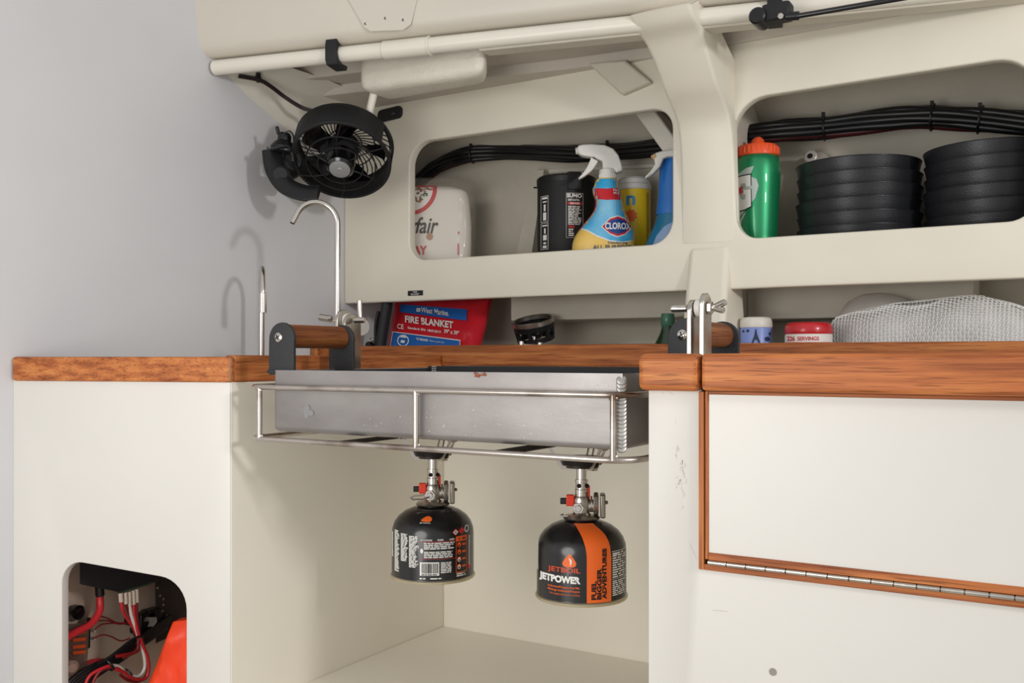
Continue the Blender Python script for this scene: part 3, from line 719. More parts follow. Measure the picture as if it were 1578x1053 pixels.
# ---------------------------------------------------------------- burners and gas canisters
BURN = []
def burner(c_, label, lever):
    zc = -.193
    M = Vector((c_.x, c_.y, zc)); rz = atan2(M.y, M.x) - pi/2
    t = thing('camp_burner', label, 'camp stove', M, rz, 'burners under the stove pan'); P = lambda bm, nm, m, par=t, **k: obj(nm, bm, m, par, **k)
    g = B(); lathe(g, [(0, -.001), (.0215, -.0015), (.0225, 0), (.0205, .0022), (.012, .0035), (.0095, .006), (0, .006)], 36); P(g, 'screw_collar', STEEL)
    g = B(); lathe(g, [(0, .005), (.0092, .005), (.0098, .008), (.0098, .022), (.008, .026), (0, .026)], 24); P(g, 'valve_body', STEEL)
    g = B(); cyl(g, (-.003, -.006, .0125), (-.004, -.0135, .0125), .0072, 6, .0004); cyl(g, (-.004, -.0135, .0125), (-.0042, -.0155, .0125), .0042, 18, .0006); P(g, 'jet_nut', POLISH)
    g = B(); lathe(g, [(.0078, .026), (.0078, .0335), (.0072, .0342), (.0072, .042), (.0079, .0425), (.0079, .0455), (.0062, .0458), (.0062, .060)], 28)
    bt = P(g, 'mixing_tube', POLISH)
    for a in (-.35, .9): g = B(); cyl(g, (.0078*sin(a), -.0078*cos(a)+.001, .0385), (.0084*sin(a), -.0080*cos(a) - .0001, .0385), .0027, 14); P(g, 'air_hole', GAP, bt)
    g = B(); cyl(g, (.008, 0, .014), (.0155, 0, .014), .0078, 20, .0008); cyl(g, (.0145, 0, .016), (.0205, 0, .016), .0142, 8, .0012)
    cyl(g, (.011, 0, .016), (.013, 0, .016), .0098, 20); P(g, 'regulator', STEEL)
    g = B(); box(g, (.0255, 0, .0145), (.0062, .022, .028)); box(g, (.030, 0, .018), (.004, .006, .004)); 
    kn = P(g, 'control_knob', mat('bronze_grey_metal', '#8f877d', .35, .9), bevel=.0015)
    g = B(); box(g, (-.0135, -.001, .0205), (.0095, .008, .0135)); box(g, (.0085, .002, .030), (.0035, .006, .016)); ig = P(g, 'igniter', mat('igniter_red', '#d9381c', .4), bevel=.001)
    g = B(); box(g, (-.0215, -.001, .0195), (.0080, .0062, .0072)); P(g, 'push_button', BLK, ig, bevel=.001)
    if lever:
        g = B(); tube(g, [(-.004, -.015, .011), (-.014, -.016, .008), (-.026, -.014, .0075), (-.029, -.010, .009), (-.024, -.008, .011), (-.008, -.012, .0135)], .0011, 8); P(g, 'wire_lever', POLISH)
    else:
        g = B(); tube(g, [(.0, -.015, .006), (-.016, -.019, .004), (-.026, -.012, .003), (-.022, -.004, .004)], .0010, 8); P(g, 'wire_lever', POLISH)
    # head and folded supports
    g = B(); lathe(g, [(.0062, .0585), (.012, .061), (.0205, .062), (.0245, .064), (.0262, .0725), (.0, .0725)], 36); P(g, 'burner_head', mat('sooty_head', '#26211f', .45, .6, var=.4, scale=60))
    g = B(); lathe(g, [(.013, .0597), (.0215, .0603), (.0205, .062), (.012, .062)], 36); P(g, 'heat_plate', HEATED)
    for k in range(3):
        a = radians((-50, 185, 70)[k]); d = Vector((cos(a), sin(a), 0)); n_ = Vector((-d.y, d.x, 0)); g = B()
        for off in (-.0035, .0035):
            pts = [d*.012 + Vector((0, 0, .0575)), d*.024 + Vector((0, 0, .0582)), d*.040 + Vector((0, 0, .083)), d*.038 + Vector((0, 0, .0865)), d*.0225 + Vector((0, 0, .0625)), d*.012 + Vector((0, 0, .0605))]
            hexa(g, [p + n_*(off - .0006) for p in pts], [p + n_*(off + .0006) for p in pts])
        box(g, d*.0385 + Vector((0, 0, .0845)), (.009, .009, .0022), Matrix.Rotation(a, 3, 'Z')); box(g, d*.023 + Vector((0, 0, .0595)), (.003, .0085, .003), Matrix.Rotation(a, 3, 'Z')); P(g, 'pot_support', HEATED)
    return t
burner(CB[0], 'small steel screw-on burner on the left gas canister', True)
burner(CB[1], 'small steel screw-on burner on the right gas canister, orange stripe below', False)

CP = [(0, .003), (.030, .002), (.048, .0006), (.0548, 0), (.0555, .0015), (.0555, .0032), (.0540, .0045), (.0538, .006), (.0536, .058), (.0528, .0645), (.0498, .0725), (.0445, .0795), (.0365, .0855), (.027, .0895), (.020, .0912), (.0155, .0918), (.0152, .0945), (0, .0945)]
def canister(c_, label):
    zb = -.2875
    M = Vector((c_.x, c_.y, zb)); rz = atan2(M.y, M.x) - pi/2
    t = thing('gas_canister', label, 'gas canister', M, rz)
    g = B(); lathe(g, CP[:7], 64); obj('base_rim', g, mat('pale_gold_metal', '#c9bea3', .35, .8), t)
    g = B(); lathe(g, CP[6:], 72); obj('body', g, mat('can_black', '#161617', .28, coat=.3), t, smooth=45)
    return t
RF = prof_r([(r_, z_) for r_, z_ in CP[6:]])
fm = front_map(RF, .00035)
def px_maps(cx, ybot, s): return (lambda px: (px - cx) * s), (lambda py: (ybot - py) * s)
# right canister
cr = canister(CB[1], 'black gas canister with orange stripe, right one under the stove pan')
X_, Z_ = px_maps(896, 925, .0536/70)
LAB = [(870, 883)]
def D(name, bm, m, par, step=.004, axes='x'): return decal(name, bm, fm, m, par, step, axes)
def Dz(name, x0, x1, path):  # strip following the dome: list of (z, x0, x1)
    pass
g = B(); rows = []
prof_side = [(904, 941, .0048), (904, 941, .056), (903.5, 940, .062), (902, 938.5, .068), (899.5, 936, .074), (896.5, 932, .0795), (892.5, 926, .084), (888.5, 919, .0878), (884.5, 912.5, .0906)]
for a, c, z in prof_side:
    row = []
    for k in range(9):
        row.append(g.verts.new(fm(X_(a) + (X_(c) - X_(a)) * k / 8, z)))
    rows.append(row)
for A, C in zip(rows, rows[1:]):
    for k in range(8): g.faces.new((A[k], A[k+1], C[k+1], C[k]))
# lift the dome rows off the curved shoulder a touch
for v in g.verts:
    if v.co.z > .062: v.co += Vector((v.co.x, v.co.y, .02)).normalized() * .0007
band = obj('orange_band', g, LORANGE, cr)
fm2 = front_map(RF, .0009)
decal('lettering', text2d('FUEL', X_(911), X_(918.5), Z_(914), Z_(886), .045, 90), fm2, LBLACK, band, .004, 'x')
decal('lettering', text2d('BIGGER', X_(919.3), X_(926.3), Z_(914), Z_(867), .045, 90), fm2, LBLACK, band, .004, 'x')
decal('lettering', text2d('ADVENTURES', X_(927.2), X_(934.0), Z_(914), Z_(838), .045, 90), fm2, LBLACK, band, .004, 'x')
D('brand_lettering', text2d('JETBOIL', X_(845), X_(894.5), Z_(876.5), Z_(867), .015), mat('print_orange_red', '#e2512a', .4), cr)
D('lettering', text2d('JETPOWER', X_(831), X_(894.5), Z_(893.5), Z_(879.5), .055), LWHITE, cr)
D('lettering', text2d('Isobutane/Propane Fuel Mix', X_(845), X_(893.5), Z_(899.2), Z_(894.8), .01), LORANGE, cr)
D('lettering', text2d('Mélange Isobutane/Propane', X_(845), X_(893.5), Z_(904.4), Z_(900), .01), LORANGE, cr)
D('lettering', text2d('Net weight/poids net 8.11 oz./230 g', X_(848), X_(893.5), Z_(909.5), Z_(906), .0), LORANGE, cr)
fl = catmull([(X_(x), Z_(y), 0) for x, y in ((878, 846.5), (883, 851), (888, 859), (886, 864.5), (878, 866), (870, 865), (867.5, 860), (872, 852.5))], 6, True)
D('flame_logo', flat(fl), LORANGE, cr)
g = B()
for k in range(3): bm_add(g, poly2d([(X_(876.5 + k*1.6), Z_(850 + k*1.2)), (X_(878.3 + k*1.6), Z_(853 + k)), (X_(879.5 + k*1.0), Z_(859)), (X_(878.2 + k*.8), Z_(864)), (X_(879 + k*.4), Z_(858)), (X_(877.5 + k*1.4), Z_(854 + k))]))
decal('logo_lines', g, fm2, LWHITE, cr, 0)
g = micro(X_(943), X_(964.5), Z_(885), Z_(846), 11); bm_add(g, micro(X_(943), X_(964), Z_(912), Z_(888), 8)); bm_add(g, rect2d(X_(942), X_(965), Z_(845), Z_(844.2))); bm_add(g, rect2d(X_(942), X_(965), Z_(886.6), Z_(886)))
bm_add(g, text2d('! WARNING', X_(943), X_(953), Z_(850.5), Z_(847), .02)); D('small_print', g, LWHITE, cr)
g = micro(X_(826.8), X_(829.5), Z_(880), Z_(822), 26); D('small_print', g, LWHITE, cr)
# left canister
cl_ = canister(CB[0], 'black gas canister with barcode and small print, left one under the stove pan')
X_, Z_ = px_maps(667, 895, .0536/64)
g = B(); random.seed(3)
for (a, c, y0, y1) in ((604, 606.5, 822, 860), (608.5, 616.5, 817, 880), (618.5, 629.5, 820, 862), (631, 646, 822, 870)): bm_add(g, micro(X_(a), X_(c), Z_(y1), Z_(y0), int((y1-y0)/2.2), .6, .35))
for (a, c, y0, y1, n_) in ((653.5, 700, 831, 842, 4), (653.5, 699, 844.5, 855, 4), (679, 696, 861, 878, 7), (647, 657, 884, 887, 1), (663, 680, 884, 887, 1), (703, 717, 880, 886, 2)): bm_add(g, micro(X_(a), X_(c), Z_(y1), Z_(y0), n_, .55, .15))
bm_add(g, text2d('OUT OF DOORS', X_(648), X_(666), Z_(829), Z_(826.5), .02)); bm_add(g, text2d('PROPER', X_(674), X_(683), Z_(829), Z_(826.5), .02)); bm_add(g, text2d('CANISTER', X_(692), X_(700), Z_(829), Z_(826.5), .02))
D('small_print', g, LWHITE, cl_, .003)
g = rect2d(X_(647.5), X_(676.5), Z_(881), Z_(861)); bc = D('barcode', g, LWHITE, cl_, .003)
g = B(); x = 650
while x < 674.5:
    wd = random.choice((.35, .6, .9)); bm_add(g, rect2d(X_(x), X_(x + wd), Z_(877.5), Z_(862.5))); x += wd + random.choice((.5, .7, 1.0))
bm_add(g, micro(X_(650), X_(674), Z_(880.4), Z_(878.6), 1, .8, 0)); decal('bars', g, fm2, LBLACK, bc, 0)
g = rect2d(X_(648), X_(702), Z_(830.5), Z_(830)); bm_add(g, rect2d(X_(648), X_(702), Z_(856.4), Z_(856)))
D('rule_lines', g, LRED, cl_, .003)
g = rect2d(X_(702), X_(719), Z_(832), Z_(824.5)); bm_add(g, rect2d(X_(702), X_(702.8), Z_(879), Z_(832))); bm_add(g, rect2d(X_(718.2), X_(719), Z_(879), Z_(832))); bm_add(g, rect2d(X_(702), X_(719), Z_(879.6), Z_(878.4)))
for k in range(4):
    yy = 837.5 + k * 11; bm_add(g, rect2d(X_(711.5), X_(717), Z_(yy + 1.5), Z_(yy - 1.5))); bm_add(g, ell2d(X_(707), Z_(yy), X_(709.8) - X_(707), Z_(835.2) - Z_(839.8) if 0 else .0034, 16))
tb = D('usage_table', g, mat('table_orange', '#e65a22', .45), cl_, .003)
g = B()
for k in range(2, 4): yy = 837.5 + k * 11; bm_add(g, ell2d(X_(706.8), Z_(yy + .6), .0019, .0028, 14))
decal('table_symbols', g, fm2, LWHITE, tb, 0)
g = B()
for k in range(4): yy = 837.5 + k * 11; bm_add(g, ell2d(X_(706.9), Z_(yy + 1.2), .0010, .0014, 10))
bm_add(g, rect2d(X_(706), X_(708), Z_(829.5), Z_(827))); bm_add(g, rect2d(X_(712), X_(716.5), Z_(829.5), Z_(827))); decal('table_symbols', g, front_map(RF, .0013), LBLACK, tb, 0)
def dia(cx, cy, r_): return poly2d([(X_(cx - r_), Z_(cy)), (X_(cx), Z_(cy + r_)), (X_(cx + r_), Z_(cy)), (X_(cx), Z_(cy - r_))])
hz = D('hazard_diamonds', bm_add(dia(701.5, 818, 5), dia(711, 817, 5)), LRED, cl_, 0)
decal('diamond_centre', dia(701.5, 818, 3.6), fm2, LWHITE, hz, 0)
g = ell2d(X_(701.5), Z_(818), .0009, .0013); decal('flame_symbol', g, front_map(RF, .0014), LBLACK, hz, 0)
g = flat([Vector((X_(718.8) + .0029*cos(2*pi*k/20), Z_(815.5) + .0043*sin(2*pi*k/20))) for k in range(20)], [[Vector((X_(718.8) + .0018*cos(2*pi*k/16), Z_(815.5) + .003*sin(2*pi*k/16))) for k in range(16)]])
D('ring_symbol', g, LWHITE, cl_, 0)
g = micro(X_(721.5), X_(724.5), Z_(872), Z_(826), 22); D('small_print', g, LWHITE, cl_, 0)
g = ell2d(X_(723), Z_(874), .0016, .004); D('red_symbol', g, LRED, cl_, 0)
g = ell2d(X_(650.3), Z_(844), .0018, .003); D('recycle_symbol', g, LWHITE, cl_, 0)
fl = catmull([(X_(x), Z_(y), 0) for x, y in ((649, 800.5), (653, 797), (660, 794.5), (665.5, 797), (664, 801), (657, 801.8))], 5, True)
lg = decal('flame_logo', flat(fl), fm2, LORANGE, cl_, .003, 'xy')
for v in lg.data.vertices: v.co.y -= .0006; v.co.z += .0004
g = text2d('JETBOIL', X_(647), X_(664), Z_(804), Z_(802.3), .02); lg = decal('brand_lettering', g, fm2, LWHITE, cl_, 0)
for v in lg.data.vertices: v.co.y -= .0006

# ---------------------------------------------------------------- taps on the left worktop
def tap(name, label, pts, r_, base, extra=None):
    t = thing(name, label, 'tap', base); g = B(); tube(g, pts, r_, 18); obj('spout', g, POLISH, t, world=True, smooth=60)
    g = B(); cyl(g, base, Vector(base) + Vector((0, 0, .012)), .013, 28, .002); obj('base', g, STEEL, t, world=True)
    if extra: extra(t)
    return t
tb0 = onX(520, 550, -1.022); zt = onX(520, 307, -1.022).z
def arc(c, u, R, z, a0, a1, n=16): return [Vector((c[0], c[1], z)) + Vector((u[0], u[1], 0)) * R * cos(a) + Vector((0, 0, R * sin(a))) for a in [a0 + (a1 - a0)*k/n for k in range(n+1)]]
F_ = Frame(520, 550, X=-1.022); u = Vector((cos(F_.rz), sin(F_.rz)))
R_ = 32.5 * F_.sx; cz = F_.loc.z + (550 - 343) * F_.sz - .002
c0 = (tb0.x - u.x * R_, tb0.y - u.y * R_)
pts = [Vector((tb0.x, tb0.y, -.03)), Vector((tb0.x, tb0.y, .08)), Vector((tb0.x, tb0.y, cz - .02))] + arc(c0, u, R_, cz, 0, radians(158))
ln = (pts[-1] - pts[-2]).normalized(); pts.append(pts[-1] + ln * .014)
tp = tap('gooseneck_tap', 'tall slim steel gooseneck tap standing behind the left wooden handle', pts, 4.6 * F_.sz, (tb0.x, tb0.y, -.03))
g = B(); cyl(g, pts[-1], pts[-1] + ln * .0015, 3.4 * F_.sz, 16); obj('spout_mouth', g, GAP, tp, world=True)
T2 = onX(403, 550, -1.206); F2 = Frame(403, 550, X=-1.206); tc_ = Vector((-T2.x, -T2.y, 0)).normalized(); tc_.rotate(Matrix.Rotation(.02, 3, 'Z'))
ztop = T2.z + (550 - 417) * F2.sz; R2 = .043
c2 = (T2.x + tc_.x * R2, T2.y + tc_.y * R2)
pts2 = [Vector((T2.x, T2.y, -.03)), Vector((T2.x, T2.y, .03)), Vector((T2.x, T2.y, ztop - R2 - .01))] + arc(c2, (-tc_.x, -tc_.y), R2, ztop - R2, 0, radians(178)); end = pts2[-1]; pts2.append(end + Vector((0, 0, -.012)))
tp2 = tap('gooseneck_tap', 'short polished gooseneck tap seen edge-on against the left wall', pts2, 4.2 * F2.sz, (T2.x, T2.y, -.03))
g = B(); cyl(g, end + Vector((0, 0, -.002)), end + Vector((0, 0, -.034)), 5.6 * F2.sz, 20, .0006); obj('nozzle', g, POLISH, tp2, world=True)

# ---------------------------------------------------------------- fan
FN = Frame(526, 249, Y=1.255)
fan = thing('cabin_fan', 'black round caged cabin fan with grey hub cap mounted on the left wall', 'fan', FN.loc, FN.rz)
ax = Vector((-.13, -.60, -.79)).normalized()
# frame: local z = axis towards viewer
zq = ax; xq = Vector((1, 0, 0)) - zq * zq.x; xq.normalize(); yq = zq.cross(xq)
MF = Matrix((( xq.x, yq.x, zq.x, 0), (xq.y, yq.y, zq.y, 0), (xq.z, yq.z, zq.z, 0), (0, 0, 0, 1)))
RR = 77 * FN.sx
def FP(bm, nm, m, par=fan, **k): bm.transform(MF); return obj(nm, bm, m, par, **k)
g = B(); a_0, a_1 = radians(38), radians(352)
lathe(g, [(RR, -.046), (RR + .001, -.044), (RR + .001, -.006), (RR, -.003), (RR - .0035, -.006), (RR - .0035, -.044), (RR, -.046)], 72, None, 0, a_0, a_1)
for z0_, z1_ in ((-.049, -.043), (-.0055, .001)): lathe(g, [(RR, z0_), (RR + .0012, z0_ + .001), (RR + .0012, z1_ - .001), (RR, z1_), (RR - .004, z1_), (RR - .004, z0_), (RR, z0_)], 72)
sh = FP(g, 'shroud', BLKM, smooth=40)
def torus(bm, R, r_, z, n=64): return tube(bm, [(R*cos(2*pi*k/n), R*sin(2*pi*k/n), z) for k in range(n)], r_, 8, True)
g = B()
for R, z in ((RR*.985, .0), (RR*.70, .007), (RR*.46, .011)): torus(g, R, .0013, z)
for k in range(6):
    a = pi/6 + k*pi/3; tube(g, [(RR*t*cos(a + .35*(1-t)), RR*t*sin(a + .35*(1-t)), .014 - .014*t*t) for t in (.25, .45, .7, .99)], .0013, 6)
FP(g, 'front_grille', BLK)
g = B()
for R, z in ((RR*.93, -.046), (RR*.62, -.047), (RR*.35, -.048)): torus(g, R, .0012, z)
for k in range(40):
    a = 2*pi*k/40; tube(g, [(RR*t*cos(a + .9*(1-t)), RR*t*sin(a + .9*(1-t)), -.046) for t in (.24, .4, .6, .8, .985)], .00115, 5)
FP(g, 'rear_grille', BLK)
g = B(); lathe(g, [(0, -.054), (.022, -.052), (.026, -.046), (.026, -.02), (.022, -.012), (0, -.012)], 36); FP(g, 'motor', BLKM)
g = B()
for k in range(5):
    a = k*2*pi/5 + .35; prev = None; rows = []
    for i in range(8):
        t = i/7; R = .02 + (RR*.86 - .02)*t; wd = .50 - .1*t; sk = -.25*t
        rows.append([g.verts.new((R*cos(a + sk + wd*(j/4 - .5)*1.6), R*sin(a + sk + wd*(j/4 - .5)*1.6), -.028 + (j/4 - .5)*.022*(1 - .4*t))) for j in range(5)])
    fs = [g.faces.new((A[j], A[j+1], C[j+1], C[j])) for A, C in zip(rows, rows[1:]) for j in range(4)]
bmesh.ops.solidify(g, geom=g.faces[:], thickness=.0016)
FP(g, 'blades', BLKG, smooth=40)
g = B(); lathe(g, [(.0235, -.02), (.0245, .006), (.0235, .017), (.0195, .0205), (.0185, .0175), (0, .0175)], 40); hb = FP(g, 'hub', BLKG)
g = B(); lathe(g, [(.0185, .0175), (.0178, .0212), (.015, .0225), (0, .0228)], 36); cpp = FP(g, 'hub_cap', mat('hub_grey', '#9a9b9b', .45, .3), hb)
g = B(); tube(g, [(.003*cos(a) , .003*sin(a) + (.002 if a < 3.14 else -.002), .0232) for a in [.2 + k*.5 for k in range(6)]], .0006, 6); FP(g, 'hub_mark', mat('pale_mark', '#c9cac9', .5), hb)
g = B(); tube(g, [(RR*.95*cos(a), RR*.95*sin(a), -.004) for a in (0,)] + [(RR*.8, 0.01, .004)], .002, 6)
g.free()
# yoke, wall mount, switch and toggle, placed left of the shroud
P3 = lambda px, py, dy=0: FN.p(px, py, dy)
g = B(); tube(g, catmull([P3(419, 232, .02), P3(424, 262, .01), P3(441, 289, -.005), P3(468, 302, -.02), P3(492, 303, -.03)], 5), [.006]*20 + [.005], 14, flat=.017); yk = obj('yoke', g, BLK, fan, smooth=50)
g = B(); cyl(g, P3(434, 272, .075), P3(433, 272, -.004), .0165, 32, .005); obj('pivot', g, BLKM, fan)
q = FN.loc; g = B(); cyl(g, onX(437, 250, XW), onX(437, 250, XW) + Vector((.018, -.004, 0)), .034, 36, .004); obj('wall_mount', g, BLKM, fan, world=True)
g = B(); cyl(g, onX(437, 250, XW) + Vector((.01, 0, 0)), wm(fan) @ P3(450, 245, .03), .017, 20, .002); obj('mount_arm', g, BLKM, fan, world=True)
g = B(); lathe(g, [(0, 0), (.021, 0), (.0215, .008), (.016, .016), (.0115, .02), (.0115, .028), (.008, .033), (0, .033)], 28, Matrix.Translation(P3(436, 236, .01)) @ Matrix.Rotation(.12, 4, 'Y')); swt = obj('switch_body', g, BLK, fan)
g = B(); cyl(g, P3(430, 209, .01), P3(427, 197, .01), .0032, 12, .001); obj('toggle', g, BLKG, swt)
g = B(); tube(g, catmull([P3(437, 212, .0), P3(446, 206, -.005), P3(453, 213, .0), P3(452, 228, .01)], 5), .0012, 8); obj('loop_wire', g, BLK, swt)
g = B(); tube(g, catmull([P3(414, 232, -.002), P3(418, 237, -.012), P3(440, 232, -.012), P3(449, 236, 0), P3(452, 250, .0)], 5), .0022, 8); obj('yoke_rim', g, BLKG, yk)
# lead along the deck to the fan
cb = thing('fan_cable', 'thin black twin cable tied under the deck, running down to the fan', 'cable', onY(400, 125, 1.2))
pp = catmull([onY(368, 116, 1.17), onY(399, 122, 1.20), onY(416, 131, 1.22), onY(440, 149, 1.25), onY(464, 164, 1.27), onY(484, 171, 1.29), onY(500, 180, 1.30)], 6)
obj('cable', tube(B(), pp, .0024, 10), BLK, cb, world=True)
obj('cable', tube(B(), [p + Vector((0, -.001, -.0034)) for p in pp], .0019, 10), mat('dark_maroon', '#2e1416', .4), cb, world=True, label='dark maroon cable')
g = B(); q = onY(398, 122, 1.20); cyl(g, q + Vector((-.0028, 0, 0)), q + Vector((.0028, 0, .001)), .0068, 12, .0006); box(g, q + Vector((0, 0, .008)), (.006, .006, .006)); obj('cable_tie', g, BLK, cb, world=True)

# ---------------------------------------------------------------- cable bundles in the shelves
def bundle(label, ctrl, n, R, ties, extra=None):
    C0 = catmull(ctrl, 8); t = thing('cable_bundle', label, 'cables', ctrl[0]); m_ = len(C0)
    for k in range(n):
        ph = 2*pi*k/n; rad = R * (.72 if k else 0); pts = []
        for i, p in enumerate(C0):
            a = ph + .02 * i; w_ = 1 + .12 * sin(i*.37 + k*2.1)
            pts.append(p + Vector((0, rad * cos(a) * w_, rad * sin(a) * w_ * (1.0 if abs(sin(a)) < .5 else .95))))
        red = k == int(n * .75)
        obj('cable', tube(B(), pts, R * .36, 8), mat('red_cable_dark', '#3d1416', .4) if red else BLK, t, world=True, smooth=60, label='dark red cable' if red else None)
    for f in ties:
        i = int(f * (m_ - 1)); p = C0[i]; d = (C0[min(i+1, m_-1)] - C0[max(0, i-1)]).normalized(); g = B()
        tube(g, [p + d * 0 + (Matrix.Rotation(2*pi*k/18, 3, d) @ d.orthogonal().normalized()) * R * 1.14 for k in range(18)], .0016, 6, True); box(g, p + Vector((0, -R*.3, R * 1.15)), (.005, .005, .007))
        obj('cable_tie', g, BLK, t, world=True)
    return t
Y1 = 1.60
bundle('black cable bundle along the back of the left shelf, behind the spray bottles', [onY(618, 300, 1.64), onY(648, 278, 1.64), onY(676, 255, 1.635), onY(715, 240, Y1), onY(772, 235, 1.62), onY(840, 236, 1.62), onY(900, 237, 1.62), onY(960, 233, 1.62), onY(1022, 226, 1.61)], 8, .0155, (.42, .83))
bundle('black cable bundle along the back of the right shelf, above the bowls', [onY(1143, 212, 1.585), onY(1200, 203, 1.59), onY(1270, 197, 1.60), onY(1350, 187, 1.61), onY(1420, 181, 1.61), onY(1490, 183, 1.61), onY(1580, 191, 1.61), onY(1680, 204, 1.60)], 9, .0180, (.3, .62, .76))

ZS = .1652   # shelf board top
# ---------------------------------------------------------------- plates in a plastic bag
f = Frame(690, 400, Y=1.575)
bag = thing('plate_packet', 'clear plastic packet of paper plates standing on the left shelf', 'packet', (f.loc.x, f.loc.y, ZS), f.rz)
fz = lambda py: (HY - py) * f.sz - ZS
zt_ = fz(287)
g = B(); DX = 8
secs = [(0, .012, 0, .068, .05, 4), (.02, .012, 0, .072, .052, 4), (zt_*.5, .012, 0, .074, .052, 4), (zt_ - .025, .010, 0, .070, .050, 4), (zt_ - .012, .009, 0, .062, .044, 4), (zt_ - .006, .008, 0, .05, .033, 3)]
# printed pack leaning so that its front corner sits at column 690
fu = loft(g, [(z, cx + f.x(660), cy, rx, ry, e_) for z, cx, cy, rx, ry, e_ in secs], 48, 3)
obj('plates', g, mat('packet_white', '#e6e0d6', .5), bag, smooth=50)
lm = loft_map(fu, .0015)
bag_s = .6
def W(x): return f.x(x + 8)
def quarter(rx, rz, y0): return [(W(606), fz(y0)), (W(626 + rx*cos(0)), fz(y0))] + [(W(626 + rx*cos(a)), fz(296 + rz*sin(a))) for a in [pi/2*k/10 for k in range(1, 11)]] + [(W(606), fz(296 + rz))]
g = poly2d(quarter(40, 42, 291)); rd = decal('plate_picture', g, lm, LRED, bag, .006, 'xy')
lm2 = loft_map(fu, .0019); lm3 = loft_map(fu, .0023)
g = poly2d(quarter(34, 36, 292.5)); decal('plate_rim', g, lm2, LWHITE, rd, .006, 'xy')
random.seed(11)
for col, nn in (('#4d5b2a', 26), ('#b5402c', 14), ('#8f7a4a', 14), ('#2f3d1e', 12)):
    g = B()
    for k in range(nn):
        ang_ = random.uniform(0, pi/2); bm_add(g, ell2d(W(626 + 27*sqrt(random.random())*cos(ang_)), fz(297 + 27*sqrt(random.random())*sin(ang_)), random.uniform(.0012, .003), random.uniform(.001, .0022), 8))
    decal('salad_print', g, loft_map(fu, .0023 + .0003 * len(col + str(nn)) % 3 * .0001), mat('salad_' + col[1:], col, .6), rd, 0)
decal('lettering', text2d('yfair', W(620), W(668), fz(373), fz(341), .012, shear=.3), lm2, LBLACK, bag, .006, 'xy')
g = B(); decal('lettering', text2d('DAY', W(621), W(651), fz(397), fz(384), .03), lm2, LRED, bag, .006, 'xy'); g.free()
decal('seal', ell2d(W(655), fz(370), .0062, .0072), lm2, mat('seal_tan', '#b08868', .5), bag, 0)
decal('side_stripe', bm_add(rect2d(W(697), W(699), fz(397), fz(380)), rect2d(W(697.5), W(699.5), fz(366), fz(362))), lm2, LRED, bag, 0)
# plastic wrapping, crumpled
g = B(); random.seed(5)
loft(g, [(.001, f.x(670), .0, .074, .057, 4), (.03, f.x(670), 0, .077, .058, 4), (zt_*.6, f.x(671), 0, .080, .058, 4), (zt_ - .02, f.x(670), 0, .076, .056, 4), (zt_ + .003, f.x(670), 0, .068, .046, 3), (zt_ + .010, f.x(674), 0, .054, .030, 2.6), (zt_ + .006, f.x(676), 0, .03, .014, 2)], 64, 6)
import mathutils.noise as mn
for v in g.verts:
    n_ = abs(mn.noise(v.co * 45)) * .007 * (1 if v.co.x > f.x(672) or v.co.z > zt_ - .02 else .3) + mn.noise(v.co * 150) * .0018; k_ = min(1, v.co.z / .03); v.co += Vector((n_ * k_, n_ * k_, n_ * .7 * k_))
obj('plastic_bag', g, mat('clear_film', '#d9cfc0', .16, trans=.0, alpha=.13, bump=.5, bscale=80, coat=.6), bag, smooth=80)
g = B()
for (x, y0, y1) in ((731, 318, 326), (732, 336, 352)): bm_add(g, rect2d(f.x(x), f.x(x + 3), fz(y1), fz(y0)))
fw = loft_map(fu, .0025); decal('print_fleck', g, fw, LBLACK, bag, 0)
for col, y0, y1 in (('#3a66a8', 352, 361), ('#c9252f', 361, 370), ('#d8a43a', 370, 384), ('#c9252f', 384, 392), ('#2a1412', 392, 398)):
    g = rect2d(f.x(726), f.x(730), fz(y1), fz(y0)); decal('print_fleck', g, loft_map(fu, .0025), mat('fleck_' + col[1:], col, .5), bag, 0)

# ---------------------------------------------------------------- black cooking canister
f = Frame(873, 390, Y=1.60); fz = lambda py: (HY - py) * f.sz - ZS
cup = thing('cooking_canister', 'black insulated cooking canister with lid behind the blue and yellow spray bottle', 'canister', (f.loc.x, f.loc.y, ZS), f.rz)
r1 = 45 * f.sx; zt_ = fz(283)
PR = [(0, 0), (r1 - .002, 0), (r1, .002), (r1, zt_), (r1 - .003, zt_ + .002), (0, zt_ + .002)]
g = lathe(B(), PR, 56); obj('body', g, BLKM, cup)
g = B(); lathe(g, [(r1 + .0012, zt_ - .004), (r1 + .0015, zt_ + .006), (r1 - .002, zt_ + .0095), (r1 - .012, zt_ + .008), (r1 - .014, zt_ + .004), (0, zt_ + .004)], 56); ld = obj('lid', g, BLK, cup)
g = B(); a_ = radians(16); box(g, (0, -r1 - .0008, zt_ - .006), (.026, .004, .030)); box(g, (0, -r1 + .008, zt_ + .010), (.024, .02, .004)); g.transform(Matrix.Rotation(a_, 4, 'Z')); obj('strap_tab', g, BLKM, cup, bevel=.001)
g = B(); cyl(g, (-r1 + .001, -.004, zt_ - .008), (-r1 - .007, -.006, zt_ - .008), .0015, 8); obj('lid_pin', g, BLK, ld)
fc = front_map(lambda z: r1, .0005); fc2 = front_map(lambda z: r1, .0009)
CX = lambda px: (px - 873) * f.sx
def frame2d(x0, x1, z0, z1, t): return flat([Vector((x0, z0)), Vector((x1, z0)), Vector((x1, z1)), Vector((x0, z1))], [[Vector((x0+t, z0+t)), Vector((x1-t, z0+t)), Vector((x1-t, z1-t)), Vector((x0+t, z1-t))]])
g = frame2d(CX(834), CX(845.5), fz(346.5), fz(307), .0007); bm_add(g, frame2d(CX(834), CX(845.5), fz(388), fz(348), .0007))
